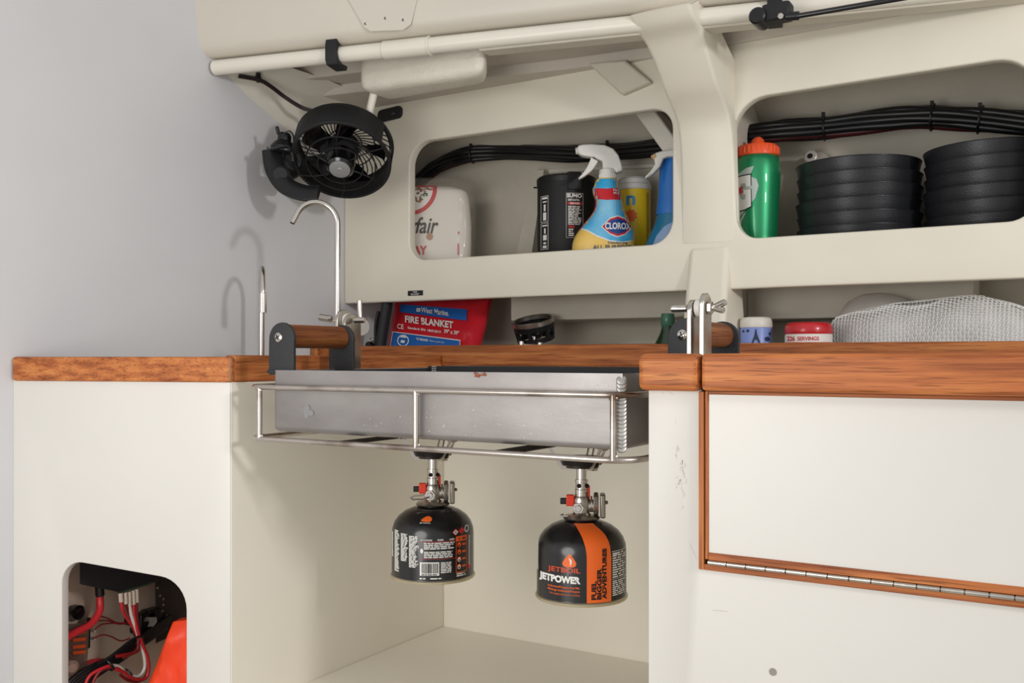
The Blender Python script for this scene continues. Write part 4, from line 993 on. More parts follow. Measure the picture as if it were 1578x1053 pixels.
for (y0, y1, xa_, xb2) in ((309, 312, 836, 844), (315, 317, 837, 843), (320, 330, 838.5, 841.5), (332, 344, 837.5, 842.5), (351, 353, 836, 844), (356, 364, 839, 841.5), (366, 374, 837.5, 843), (377, 380, 838, 842), (382, 386, 837, 843)): bm_add(g, rect2d(CX(xa_), CX(xb2), fz(y1), fz(y0)))
decal('instructions_print', g, fc, LWHITE, cup, .005, 'x')
g = bm_add(text2d('SUMO', CX(873.5), CX(896), fz(312), fz(306), .04), micro(CX(875), CX(896), fz(317), fz(313.5), 2)); bm_add(g, micro(CX(875.5), CX(896), fz(353), fz(324), 12)); bm_add(g, micro(CX(876), CX(884), fz(370), fz(358), 4)); bm_add(g, frame2d(CX(872.5), CX(898), fz(372), fz(305), .0005))
decal('warning_print', g, fc, LWHITE, cup, .005, 'x')
g = rect2d(CX(875), CX(896), fz(322.5), fz(318.5)); bm_add(g, rect2d(CX(876), CX(885), fz(357), fz(354))); rr_ = decal('warning_bars', g, fc, LRED, cup, .005, 'x')
decal('lettering', text2d('DANGER', CX(879), CX(893), fz(322), fz(319), .03), fc2, LWHITE, rr_, 0)

# ---------------------------------------------------------------- spray bottles
def spray(name, label, F, Yo, secs, head, body_m, e_=2.6):
    pass
f = Frame(934, 390, Y=1.545); fz = lambda py: (HY - py) * f.sz - ZS; CX = lambda px: (px - 934) * f.sx
sp = thing('spray_bottle', 'blue and yellow cleaner spray bottle with white trigger on the left shelf', 'spray bottle', (f.loc.x, f.loc.y, ZS), f.rz)
def sec(py, xl, xr, d, e_=2.4): return (fz(py), (CX(xl) + CX(xr)) / 2, 0, (CX(xr) - CX(xl)) / 2, d, e_)
rows = [(0.0, 0, 0, (CX(979)-CX(884))/2, .03, 2.8)]
sq = [(0, (CX(886)+CX(978))/2, 0, (CX(978)-CX(886))/2, .030, 2.8), (fz(405), (CX(881)+CX(980))/2, 0, (CX(980)-CX(881))/2, .033, 2.8),
      sec(375, 882, 979.5, .034, 2.7), sec(358, 890, 977, .033), sec(345, 900, 971, .031), sec(333, 910, 966, .029), sec(322, 916, 962, .027), sec(310, 917.5, 959.5, .025), sec(300, 914, 957, .022), sec(292, 913, 954.5, .020), sec(286, 915.5, 952, .0185), sec(279, 918, 951, .017), sec(276, 921, 950, .015)]
g = B(); fu = loft(g, sq, 56, 4); obj('bottle', g, mat('bottle_yellow', '#ecc667', .25, coat=.4), sp, smooth=60)
lm = loft_map(fu, .0006); lmb = loft_map(fu, .0010); lmc = loft_map(fu, .0014); lmd = loft_map(fu, .0018)
SBL = mat('label_sky_blue', '#2fa6dc', .3, col2='#8fcdea', scale=14, ramp=(.25, .55), coat=.3)
def edge_poly(ytop, ybot_fn, n=26, inset=.0):
    """label area across the bottle between a top row and a lower curve"""
    pts = []
    def lr(z):
        s = fu[0]
        for a, b2 in zip(fu, fu[1:]):
            if a[0] <= z <= b2[0]: t = (z - a[0]) / max(1e-9, b2[0] - a[0]); s = [a[i] + (b2[i]-a[i])*t for i in range(6)]
        return s[1] - s[3]*(.985 - inset), s[1] + s[3]*(.985 - inset)
    return lr
lr = edge_poly(0, 0)
left = []; right = []
yT, = (278,)
zs = [fz(y) for y in (278, 283, 288, 294, 300, 308, 316, 324, 332, 340, 348, 353)]
zr = [fz(y) for y in (278, 283, 288, 294, 300, 308, 316, 324, 332, 340, 348, 356, 364, 369)]
pts = [(lr(z)[0], z) for z in zs] + [(CX(905), fz(357)), (CX(920), fz(366)), (CX(940), fz(374)), (CX(958), fz(376)), (CX(970), fz(374))] + [(lr(z)[1], z) for z in zr[::-1]]
lab = decal('blue_label', poly2d(pts), lm, SBL, sp, .005, 'xy')
g = poly2d([(lr(fz(y))[0], fz(y)) for y in (292, 297, 302, 309)] + [(CX(935), fz(312)), (lr(fz(311))[1], fz(311))] + [(lr(fz(y))[1], fz(y)) for y in (304, 297, 292)] + [(CX(935), fz(294))])
rb = decal('red_band', g, lmb, LRED, lab, .005, 'xy')
decal('lettering', text2d('KILLS', CX(945), CX(956), fz(297.5), fz(294), .02), lmc, LWHITE, rb, 0)
decal('lettering', text2d('99.9%', CX(945), CX(957), fz(303), fz(299), .02), lmc, LWHITE, rb, 0)
decal('red_edge', flat([Vector(p) for p in [(lr(fz(y))[0] - .0, fz(y)) for y in (309, 318, 326, 336, 346, 356)] + [(lr(fz(y))[0] + .0022, fz(y)) for y in (356, 346, 336, 326, 318, 309)]]), lmb, LRED, lab, .005, 'xy')
decal('white_swoosh', flat([Vector(p) for p in [(lr(fz(353))[0], fz(353)), (CX(905), fz(357)), (CX(920), fz(366)), (CX(940), fz(374)), (CX(958), fz(376)), (CX(972), fz(374)), (CX(972), fz(375.5)), (CX(958), fz(378)), (CX(940), fz(376)), (CX(920), fz(368.4)), (CX(905), fz(359)), (lr(fz(355))[0], fz(355))]]), lmb, LWHITE, lab, .005, 'xy')
def lozenge(k, m_, fn_, nm, par):
    cx, cy = 951.5, 352; pts = [(cx - 23.5 - k, cy + 1), (cx - 11, cy - 11 - k), (cx, cy - 14.5 - k), (cx + 11, cy - 11 - k), (cx + 23 + k, cy), (cx + 11, cy + 12 + k), (cx, cy + 16 + k), (cx - 11, cy + 12 + k)]
    return decal(nm, poly2d([(CX(a), fz(b_)) for a, b_ in pts]), fn_, m_, par, .005, 'xy')
l0 = lozenge(1.6, LWHITE, lmb, 'logo_edge', lab); l1 = lozenge(.0, LRED, lmc, 'logo_red', lab); l2 = lozenge(-3.0, mat('logo_blue', '#123f8c', .35), lmd, 'logo_blue', lab)
decal('brand_lettering', text2d('CLOROX', CX(932.5), CX(971.5), fz(357.5), fz(347), .03), loft_map(fu, .0023), LWHITE, lab, .006, 'x')
decal('lettering', text2d('Disinfecting', CX(937), CX(966.5), fz(380.5), fz(375.5), .01), lmb, mat('print_navy', '#26406e', .4), sp, .006, 'x')
decal('lettering', text2d('ALL PURPOSE', CX(914), CX(972), fz(388), fz(381), .01), lmb, mat('print_navy', '#26406e', .4), sp, .006, 'x')
TR = mat('trigger_white', '#e6e4de', .35)
def trigger(t, CX, fz, dx=0, dy=0, sc=1, yaw=0):
    def q(px, py): return (CX(px + dx), fz(py + dy))
    g = B(); cyl(g, (q(936, 0)[0], 0, fz(279 + dy)), (q(936, 0)[0], 0, fz(262 + dy)), .0145, 28, .001)
    for k in range(24): a = 2*pi*k/24; box(g, (q(936, 0)[0] + .0145*cos(a), .0145*sin(a), fz(274 + dy)), (.0015, .0015, .011))
    obj('collar', g, TR, t)
    pr = [q(*p) for p in ((889, 230), (891.5, 225), (898, 223.5), (912, 223), (932, 225), (945, 231), (953, 241), (958.5, 256), (959.5, 265), (950, 268), (946, 262), (943, 262), (929, 262), (928, 250), (920, 246), (916, 243), (912, 243), (904, 242), (898, 241), (892, 238))]
    g = flat(rounded([Vector(p) for p in pr], .002, 3), (), .022, .003); XY_to_XZ(g, 0); obj('spray_head', g, TR, t, smooth=60)
    tg = catmull([(q(911, 243)[0], q(0, 243)[1], 0), (q(906, 255)[0], q(0, 255)[1], 0), (q(899, 266)[0], q(0, 266)[1], 0), (q(892, 274)[0], q(0, 274)[1], 0), (q(893, 276)[0], q(0, 276)[1], 0), (q(902, 271)[0], q(0, 271)[1], 0), (q(913, 262)[0], q(0, 262)[1], 0), (q(922, 249)[0], q(0, 249)[1], 0)], 4)
    g = flat([Vector((p.x, p.y)) for p in tg], (), .014, .002); XY_to_XZ(g, 0); obj('trigger', g, TR, t, smooth=60)
    g = B(); n0 = q(889.5, 232); cyl(g, (n0[0] - .003, 0, n0[1]), (n0[0] + .006, 0, n0[1] + .001), .0062, 20, .001); nz = obj('nozzle', g, TR, t)
    return nz
trigger(sp, CX, fz)
# blue bottle at the right end of the left shelf
f = Frame(1052, 390, Y=1.56); fz = lambda py: (HY - py) * f.sz - ZS; CX = lambda px: (px - 1052) * f.sx
s2 = thing('spray_bottle', 'dark blue spray bottle with white trigger at the right end of left shelf', 'spray bottle', (f.loc.x, f.loc.y, ZS), f.rz)
def sec(py, xl, xr, d, e_=2.2): return (fz(py), (CX(xl) + CX(xr)) / 2, 0, (CX(xr) - CX(xl)) / 2, d, e_)
g = B(); fu = loft(g, [(0, CX(1030), 0, .033, .03, 2.2), sec(396, 992, 1068, .034), sec(380, 993.5, 1070, .034), sec(365, 999, 1072, .033), sec(350, 1006, 1070, .031), sec(340, 1010, 1066, .029), sec(330, 1012, 1060, .026)], 48, 4)
obj('bottle', g, mat('teal_bottle', '#1680ad', .15, trans=.25, coat=.5), s2, smooth=60)
g = B(); loft(g, [sec(331, 1010.5, 1062, .027), sec(320, 1012, 1060, .027), sec(300, 1014, 1058, .026), sec(262, 1016, 1056, .024), sec(244, 1020, 1054, .022), sec(240, 1023, 1050, .018)], 48, 3); obj('blue_sleeve', g, mat('sleeve_blue', '#1c70c4', .3, coat=.3), s2, smooth=60)
decal('label', poly2d([(CX(1006), fz(380)), (CX(1012), fz(366)), (CX(1024), fz(352)), (CX(1040), fz(344)), (CX(1060), fz(344)), (CX(1060), fz(388)), (CX(1010), fz(388))]), loft_map(fu, .0007), mat('label_pale_blue', '#8fa9cf', .4), s2, .006, 'xy')
pr = [(1008, 245), (1011, 240.5), (1020, 238), (1040, 236), (1060, 238), (1066, 244), (1060, 248), (1030, 247), (1023, 250), (1018, 262), (1008, 272), (996, 279), (994, 277), (1003, 268), (1010, 258), (1009, 251)]
g = flat(rounded([Vector((CX(a), fz(b_))) for a, b_ in pr], .002, 3), (), .016, .003); XY_to_XZ(g, -.028); obj('trigger', g, TR, s2, smooth=60)
g = B(); q = (CX(1010.5), -.030, fz(246)); cyl(g, (q[0] - .004, q[1] - .004, q[2]), (q[0] + .004, q[1], q[2]), .0045, 16, .0008); cyl(g, (q[0] - .006, q[1] - .0055, q[2]), (q[0] - .0035, q[1] - .0035, q[2]), .002, 12); obj('nozzle', g, mat('nozzle_cream', '#d8b98a', .5), s2)
# yellow wipes tub
f = Frame(977, 390, Y=1.63); fz = lambda py: (HY - py) * f.sz - ZS; CX = lambda px: (px - 977) * f.sx
tb = thing('wipes_tub', 'yellow tub with white lid and orange print, behind the spray bottles', 'tub', (f.loc.x, f.loc.y, ZS), f.rz)
rr = 24.5 * f.sx * 1.05
g = lathe(B(), [(0, 0), (rr - .002, 0), (rr, .003), (rr, fz(295)), (0, fz(295))], 48); obj('body', g, mat('tub_yellow', '#f0cf2c', .35), tb)
g = lathe(B(), [(rr - .001, fz(295)), (rr + .0012, fz(294)), (rr + .0015, fz(287)), (rr - .001, fz(285)), (rr - .001, fz(279)), (rr - .004, fz(276)), (0, fz(275))], 48); obj('lid', g, mat('lid_white', '#dcdcda', .4), tb)
fc = front_map(lambda z: rr, .0006)
decal('lettering', text2d('n', CX(965), CX(979), fz(320), fz(305), .03), fc, mat('print_blue_light', '#3f9bd3', .4), tb, .004, 'x')
g = B(); random.seed(2)
pts = [(CX(972 + 8*(1 + .35*(k % 2))*cos(2*pi*k/18)), fz(336 + 8*(1 + .35*(k % 2))*sin(2*pi*k/18))) for k in range(18)]
decal('orange_splash', poly2d(pts), fc, LORANGE, tb, .004, 'x')
decal('small_print', micro(CX(996), CX(1000), fz(388), fz(300), 30), fc, mat('print_olive', '#8a7a2a', .5), tb, 0)

# ---------------------------------------------------------------- right shelf
f = Frame(1168, 366, Y=1.535); fz = lambda py: (HY - py) * f.sz - ZS; CX = lambda px: (px - 1168) * f.sx
gb = thing('squeeze_bottle', 'green squeeze bottle with orange cap at the left end of right shelf', 'bottle', (f.loc.x, f.loc.y, ZS), f.rz)
rp = [(0, 0), (.031, 0), (.0335, .003), (29.5*f.sx, fz(375)), (30.5*f.sx, fz(355)), (31.5*f.sx, fz(340)), (32.5*f.sx, fz(322)), (33.6*f.sx, fz(300)), (35*f.sx, fz(280)), (35.3*f.sx, fz(262)), (34*f.sx, fz(250)), (31*f.sx, fz(243.5)), (29*f.sx, fz(242)), (0, fz(242))]
sm = catmull([(a, b_, 0) for a, b_ in rp[2:-1]], 4); rp2 = rp[:2] + [(p.x, p.y) for p in sm] + rp[-1:]
g = lathe(B(), rp2, 56); obj('body', g, mat('bottle_green', '#1f8f5c', .38, metal=.45, coat=.5), gb, smooth=60)
g = lathe(B(), [(30*f.sx, fz(243)), (32.3*f.sx, fz(242)), (32.6*f.sx, fz(240)), (32*f.sx, fz(229)), (30*f.sx, fz(226)), (14*f.sx, fz(224.5)), (10.5*f.sx, fz(222)), (9.5*f.sx, fz(217)), (8*f.sx, fz(214.5)), (5.5*f.sx, fz(213.5)), (5.5*f.sx, fz(212.5)), (0, fz(212.5))], 48)
ORC = mat('cap_orange', '#ee5a2b', .4)
cpc = obj('cap', g, ORC, gb)
g = B()
for k in range(28): a = 2*pi*k/28; box(g, (32.2*f.sx*cos(a), 32.2*f.sx*sin(a), (fz(230) + fz(240))/2), (.0026, .0026, fz(230) - fz(240)))
obj('grip_ribs', g, ORC, cpc)
RG = prof_r([(p[0], p[1]) for p in rp2[1:]]); fg = front_map(RG, .0005); fg2 = front_map(RG, .0009); fg3 = front_map(RG, .0013)
def bolt(k): return [(CX(x), fz(y)) for x, y in ((1137, 271 - k), (1150, 264 - k), (1162, 262 - k), (1158, 272), (1154, 276), (1166 + k, 282), (1169 + k, 292), (1164, 310), (1152, 324), (1140, 336 + k), (1137, 336))]
decal('grey_flash', poly2d(bolt(0)), fg, mat('print_silver', '#b3bfb8', .45), gb, .004, 'xy')
Gs = [(1134, 276), (1156.5, 275), (1157, 292), (1149.5, 292), (1148.5, 287), (1143, 286.5), (1141, 290), (1141, 307), (1144, 311), (1148, 310.5), (1149, 304), (1146, 303.5), (1146, 296.5), (1157, 296.5), (1157.5, 322), (1148, 326), (1134, 327)]
decal('logo_outline', poly2d([(CX(1146 + (x-1146)*1.12), fz(301 + (y-301)*1.07)) for x, y in Gs]), fg2, LBLACK, gb, .004, 'xy')
lg_ = decal('logo_letter', poly2d([(CX(x), fz(y)) for x, y in Gs]), fg3, LWHITE, gb, .004, 'xy')
decal('logo_bolt', poly2d([(CX(x), fz(y)) for x, y in ((1138, 292), (1146, 290), (1142, 297), (1146, 298), (1137, 306))]), front_map(RG, .0017), LRED, gb, 0)
decal('grey_flash', poly2d([(CX(x), fz(y)) for x, y in ((1137, 345), (1146, 332), (1150, 330), (1143, 345), (1139, 358))]), fg, mat('print_silver', '#b3bfb8', .45), gb, .004, 'xy')

BW = mat('bowl_black', '#202125', .36, bump=.15, bscale=500)
def bowl_mesh():
    g = B(); n = 72; R = .095
    return lathe(g, [(0, .0012), (.072, .001), (.082, .0035), (.0868, .009), (.0895, .0145), (.0915, .024), (.0935, .0322), (.0942, .0327), (.0942, .0334), (.0936, .0338), (.0920, .0338), (.0912, .033), (.0893, .024), (.0872, .0148), (.084, .0095), (.079, .006), (0, .0045)], n)
stacks = ((onY(1323, 300, 1.58), 6, 'left'), (onY(1530, 300, 1.58), 7, 'right'))
first = None
LV = ['at the very bottom', 'second from the bottom', 'third from the bottom', 'fourth from the bottom', 'fifth from the bottom', 'topmost', 'topmost']
for si, (c_, n_, side) in enumerate(stacks):
    for k in range(n_):
        z = ZS + .0002 + k * .0204 + (.003 if side == 'right' else 0)
        if side == 'right' and k == 6: continue
        nm = ('topmost' if k == 5 else LV[k])
        lb = f'black bowl {nm} of the {side} stack on the right shelf'
        if first is None: first = obj('bowl', bowl_mesh(), BW, keep=True, smooth=40); o = first
        else: o = first.copy(); COL.objects.link(o)
        cx = c_.x; 
        o.location = (cx + (.0 if side == 'left' else .0) + .0012*sin(k*2.3), c_.y + .001*cos(k*1.9), z); o.rotation_euler = (0, 0, 0)
        tag(o, lb, 'bowl', f'stack of black bowls')
# steel fitting behind the bowls
f = Frame(1257, 246, Y=1.655)
ft = thing('steel_fitting', 'small shiny steel fitting sticking up behind the left stack of bowls', 'fitting', (f.loc.x, f.loc.y, ZS), f.rz)
g = B(); q = f.loc; lathe(g, [(0, 0), (.02, 0), (.02, .10), (.012, .125), (.012, q.z - ZS - .006), (0, q.z - ZS - .006)], 24); obj('post', g, STEEL, ft)
g = B(); zc = q.z - ZS; lathe(g, [(0, -.012), (.015, -.012), (.0165, -.006), (.0165, .006), (.012, .011), (.0, .011)], 28, Matrix.Translation((.005, .004, zc - .004)) @ Matrix.Rotation(.9, 4, 'X')); obj('body', g, mat('nickel_warm', '#d7cfc6', .35, .4), ft)
g = B(); cyl(g, (-.005, -.004, zc), (-.009, -.018, zc + .003), .0112, 24, .002); hd = obj('cap_screw', g, mat('satin_nickel', '#c9c2ba', .4, .35), ft)
g = B(); cyl(g, (-.009, -.0178, zc + .003), (-.0092, -.0186, zc + .0032), .005, 6); obj('socket', g, GAP, hd)

# ---------------------------------------------------------------- low shelf behind the teak rail
ZL_ = -.0597
f = Frame(672, 533, Y=1.50)
fb = thing('fire_blanket', 'red fire blanket pouch with blue and white print standing on the low shelf', 'fire blanket', (f.loc.x, f.loc.y, ZL_))
cs = [onY(611, 466, 1.55), onY(754, 463, 1.55), onY(722, 580, 1.475), onY(588, 580, 1.475)]
U = cs[1] - cs[0]; V = cs[3] - cs[0]; Nn = U.cross(V).normalized()
if Nn.y > 0: Nn = -Nn
A4, B4, C4, D4 = cs
def sheet(px, py, eps=0):
    # bilinear: straight from the pixel onto the pouch plane
    dx, dy = ray(px); r3 = Vector((dx, dy, -(py - HY) / FPX)); t = A4.dot(Nn) / r3.dot(Nn); return r3 * t + Nn * eps
cn = [sheet(611, 455), sheet(755, 455), sheet(722, 585), sheet(586, 585)]
g = B(); nu_, nv_ = 24, 18; gr = []
for j in range(nv_ + 1):
    row = []
    for i in range(nu_ + 1):
        s_, t_ = i/nu_, j/nv_; p = cn[0]*(1-s_)*(1-t_) + cn[1]*s_*(1-t_) + cn[2]*s_*t_ + cn[3]*(1-s_)*t_
        e_ = min(s_, 1-s_, t_, 1-t_); puff = .011 * min(1, e_*6)**.5; wr = mn.noise(p*55)*.003*(1 if s_ > .82 or t_ < .18 else .15)
        row.append(g.verts.new(p + Nn * (puff + wr)))
    gr.append(row)
for j in range(nv_):
    for i in range(nu_): g.faces.new((gr[j][i], gr[j][i+1], gr[j+1][i+1], gr[j+1][i]))
bb = [g.verts.new(v.co - Nn*.0) for v in ()]
r_ = bmesh.ops.extrude_face_region(g, geom=g.faces[:]); vs = [v for v in r_['geom'] if isinstance(v, bmesh.types.BMVert)]; bmesh.ops.translate(g, verts=vs, vec=-Nn*.012)
obj('pouch', g, mat('pouch_red', '#c8202c', .25, coat=.4), fb, world=True, smooth=60)
def sdec(nm, bm, m_, par, eps): 
    for v in bm.verts: v.co = sheet(v.co.x, -v.co.y, eps)
    return obj(nm, bm, m_, par, world=True, smooth=0)
E = .0133
bp_ = sdec('blue_banner', flat([Vector((623, -474)), Vector((725, -482)), Vector((724, -499.5)), Vector((621, -486))]), LBLUE, fb, E)
def stext(s, quad, m_, par, bold=.02, eps=E + .0006, shear=0):
    """text laid into a slanted quad: bl, br, height"""
    (xl, yl), (xr, yr), h_ = quad; bm = text2d(s, 0, 1, 0, 1, bold, shear=shear)
    for v in bm.verts: u_, w_ = v.co.x, v.co.y; v.co = sheet(xl + (xr-xl)*u_, yl + (yr-yl)*u_ - w_*h_, eps)
    return obj('lettering', bm, m_, par, world=True, smooth=0)
stext('West Marine.', ((655, 487), (697, 492.5), 8.5), LWHITE, bp_, .02, shear=.2)
sdec('wave_logo', flat([Vector((648, -480)), Vector((654, -480.5)), Vector((653, -486)), Vector((647, -485.5))], [[Vector((649.3, -482.5)), Vector((652, -482.6)), Vector((651.4, -483.6)), Vector((649, -483.5))]]), LWHITE, bp_, E + .0006)
stext('FIRE BLANKET', ((630, 502), (704, 511.5), 10.5), LWHITE, fb, .03)
stext('CE', ((618, 511.5), (628, 512.8), 7.5), LWHITE, fb, .01)
stext('Standard: EN- 1869:2019', ((634, 512), (685, 519), 3.8), LWHITE, fb, .02)
stext('39" x 39"', ((690, 518.5), (713, 522), 6.2), LWHITE, fb, .02)
bq = sdec('blue_box', flat([Vector((611.5, -517)), Vector((714, -530.5)), Vector((712, -560)), Vector((606, -548))]), LBLUE, fb, E)
sdec('box_edge', flat([Vector((610.5, -515.8)), Vector((715, -529.3)), Vector((713, -561)), Vector((605, -549))], [[Vector((611.5, -517)), Vector((714, -530.5)), Vector((712, -560)), Vector((606, -548))]]), LWHITE, bq, E + .0003)
stext('TO RELEASE', ((647, 529), (665, 531.5), 3.4), LWHITE, bq, .03)
stext('Take a pull-tab', ((667, 532), (690, 535), 3), LWHITE, bq, .0)
pts = [Vector((627 + 9*cos(a), -530 + 9*sin(a))) for a in [2*pi*k/20 for k in range(20)]]; ins = [Vector((627 + 7.6*cos(a), -530 + 7.6*sin(a))) for a in [2*pi*k/20 for k in range(20)]]
sdec('pictogram', bm_add(flat(pts, [ins]), bm_add(flat([Vector((622, -522)), Vector((633, -523.4)), Vector((632, -526)), Vector((623, -525))]), flat([Vector((624, -529)), Vector((630, -530)), Vector((629, -534)), Vector((623, -533))]))), LWHITE, bq, E + .0005)

# black umbrella-like roll and black tool left of it
t = obj('black_roll', tube(B(), catmull([onY(598, 455, 1.47), onY(595, 480, 1.465), onY(590, 510, 1.46), onY(586, 540, 1.455), onY(583, 570, 1.452)], 4), .0125, 16, flat=.009), BLKM); tag(t, 'tall black rubber strip leaning beside the red fire blanket', 'strip')
t = thing('folding_tool', 'small black tool with a metal ring end left of black strip', 'tool', onY(570, 590, 1.455))
g = flat(rounded([Vector(p) for p in ((-.0165, -.06), (.012, -.06), (.016, .0), (-.004, .0235 - .002)) ], .007, 5), (), .012, .002); XY_to_XZ(g, 0); g.transform(Matrix.Translation(onY(569, 537, 1.46))); obj('body', g, BLK, t, world=True)
g = B(); q = onY(572, 524, 1.452); tube(g, [q + Vector((.0042*cos(a), 0, .0035*sin(a))) for a in [2*pi*k/16 for k in range(16)]], .0011, 8, True); obj('ring', g, POLISH, t, world=True)
t = obj('rubber_cord', tube(B(), catmull([onY(584, 480, 1.485), onY(580, 500, 1.48), onY(580, 530, 1.47), onY(583, 560, 1.47)], 4), .0045, 10), BLK); tag(t, 'thin black cord hanging behind the black strip on low shelf', 'cord')

# spare burner lying upside down
f = Frame(822, 500, Y=1.51)
sb = thing('stove_burner', 'spare black and steel burner ring lying tilted on the low shelf', 'burner', (f.loc.x, f.loc.y, ZL_), f.rz)
MB_ = Matrix.Translation((0, 0, f.loc.z - ZL_ + .002)) @ Matrix.Rotation(radians(-10), 4, 'Y') @ Matrix.Rotation(radians(14), 4, 'X')
g = B(); lathe(g, [(.0375, .0), (.0385, -.001), (.0385, .0065), (.037, .0078), (.034, .0065), (.034, 0), (.0375, 0)], 48); g.transform(MB_); obj('steel_ring', g, STEEL, sb)
g = B(); lathe(g, [(.0378, -.001), (.037, -.010), (.033, -.012), (.033, -.004), (.0378, -.001)], 48)
for k in range(6):
    a = k*pi/3 + .2; box(g, (.02*cos(a), .02*sin(a), -.012), (.030, .006, .004), Matrix.Rotation(a, 3, 'Z'))
for k in range(6):
    a = k*pi/3 + .2; cyl(g, (.034*cos(a), .034*sin(a), -.004), (.031*cos(a), .031*sin(a), -.030), .0042, 8)
lathe(g, [(.033, -.024), (.0345, -.024), (.0345, -.032), (.029, -.033), (.029, -.024), (.033, -.024)], 40)
lathe(g, [(0, -.010), (.014, -.010), (.016, -.018), (.010, -.028), (0, -.028)], 24); g.transform(MB_); obj('cast_frame', g, mat('cast_black', '#232425', .4, .5), sb)
g = B(); cyl(g, (-.022, -.026, .0), (-.021, -.026, .088), .0055, 16, .001); cyl(g, (.013, -.026, .0), (.012, -.026, .086), .0055, 16, .001); cyl(g, (0, 0, 0), (0, 0, .1), .008, 16, .001); cyl(g, (-.02, -.026, .080), (.016, -.026, .079), .004, 12); obj('gas_jets', g, POLISH, sb)

# green bottle
f = Frame(1029, 533, Y=1.50); fz = lambda py: (HY - py) * f.sz - ZL_
gbt = thing('glass_bottle', 'green glass bottle with green cap beside the post on low shelf', 'bottle', (f.loc.x, f.loc.y, ZL_), f.rz)
k_ = f.sx; g = lathe(B(), [(0, 0), (.026, 0), (.0285, .004), (.0285, fz(548)), (24*k_, fz(538)), (18*k_, fz(526)), (12*k_, fz(514)), (9.5*k_, fz(505)), (9.3*k_, fz(502)), (0, fz(502))], 40); obj('bottle', g, mat('green_glass', '#16401f', .08, trans=.3, coat=.6), gbt, smooth=50)
g = lathe(B(), [(9.8*k_, fz(503)), (11*k_, fz(501)), (10.5*k_, fz(486)), (9.5*k_, fz(483.5)), (0, fz(483))], 36); obj('cap', g, mat('cap_green', '#4d8068', .25, trans=.2), gbt)

# jars
def jar(label, px, ytop, ylid, r_px, Y, lidm, bodym):
    f = Frame(px, 533, Y=Y); fz = lambda py: (HY - py) * f.sz - ZL_; r_ = r_px * f.sx
    t = thing('jar', label, 'jar', (f.loc.x, f.loc.y, ZL_), f.rz)
    g = lathe(B(), [(0, 0), (r_*.95, 0), (r_, .004), (r_, fz(ylid + 3)), (r_*.95, fz(ylid)), (0, fz(ylid))], 48); obj('body', g, bodym, t)
    g = lathe(B(), [(r_*.96, fz(ylid + 1.5)), (r_*1.0, fz(ylid + 1)), (r_*1.02, fz(ylid - 1)), (r_*1.0, fz(ytop + 7)), (r_*.95, fz(ytop + 3)), (r_*.85, fz(ytop + .8)), (r_*.7, fz(ytop)), (0, fz(ytop))], 48); obj('lid', g, lidm, t)
    return t, f, fz, r_
t, f, fz, r_ = jar('pale blue jar with white lid and little dark figures on the low shelf', 1165, 489, 504, 25, 1.48, mat('jar_lid_white', '#dbd6cc', .4), mat('jar_blue', '#8093cf', .35))
fc = front_map(lambda z: r_, .0006); CX = lambda px: (px - 1165) * f.sx
fig = bm_add(poly2d([(CX(1164), fz(508)), (CX(1165.5), fz(508)), (CX(1167), fz(517)), (CX(1172), fz(529)), (CX(1169), fz(529)), (CX(1166), fz(524)), (CX(1163.5), fz(524)), (CX(1161), fz(529)), (CX(1158), fz(529)), (CX(1162.5), fz(517))]), ell2d(CX(1152.5), fz(510.5), .0022, .0022, 12))
bm_add(fig, ell2d(CX(1182), fz(523), .004, .0035, 12)); bm_add(fig, ell2d(CX(1145.5), fz(511), .0016, .002, 10)); bm_add(fig, ell2d(CX(1186), fz(515), .0016, .002, 10))
decal('figure_print', fig, fc, mat('print_indigo', '#23304f', .5), t, .004, 'x')
t, f, fz, r_ = jar('white jar with red lid and red print on the low shelf', 1246, 497, 514, 37, 1.475, mat('jar_lid_red', '#c32129', .3, coat=.3), mat('jar_white', '#e4ddd6', .4))
fc = front_map(lambda z: r_, .0006); CX = lambda px: (px - 1246) * f.sx
decal('lettering', text2d('226', CX(1213), CX(1225), fz(526), fz(518.5), .03), fc, LRED, t, .004, 'x')
decal('lettering', text2d('SERVINGS', CX(1229), CX(1262), fz(525.5), fz(519.5), .02), fc, LRED, t, .004, 'x')
decal('red_band', rect2d(CX(1211), CX(1281), fz(532), fz(528)), fc, LRED, t, .004, 'x')

# mesh laundry bag
bgl = thing('mesh_bag', 'large white honeycomb mesh bag stuffed with cloth on right low shelf', 'bag', (-.12, 1.48, ZL_))
tops = [(1276, 533), (1279, 512), (1284, 494), (1300, 487), (1320, 481), (1350, 474), (1385, 466), (1420, 461.5), (1460, 459), (1500, 459), (1540, 464), (1578, 475), (1620, 492), (1660, 530)]
Yb = 1.53
TT = catmull([(onY(px, py, Yb).x, onY(px, py, Yb).z, 0) for px, py in tops], 6)
def topz(x):
    for a, b2 in zip(TT, TT[1:]):
        if a.x <= x <= b2.x and b2.x > a.x: return a.y + (b2.y - a.y) * (x - a.x) / (b2.x - a.x)
    return TT[-1].y
xA, xB = TT[0].x + .001, TT[-1].x - .002
def blob(u_, w_, off=0):
    x = xA + (xB - xA) * u_; h_ = max(.012, topz(x) - ZL_); a = pi * w_
    dep = .05 * min(1, .35 + 3 * min(u_, 1 - u_))
    n_ = mn.noise(Vector((x*14, w_*2.6, 1.3))) * .013 + mn.noise(Vector((x*40, w_*6, 4))) * .004
    k_ = sin(a); h2 = h_ + n_ * k_ * (1 if w_ < .42 else .3)
    y = Yb + .005 - (dep + n_) * cos(a) * (1 + off * 12); z = ZL_ + (h2 + off) * (max(0, k_)) ** .62
    return Vector((x, y, z))
g = B(); nx, ny = 90, 36; gr = [[g.verts.new(blob(i/nx, j/ny, -.0035)) for j in range(ny + 1)] for i in range(nx + 1)]
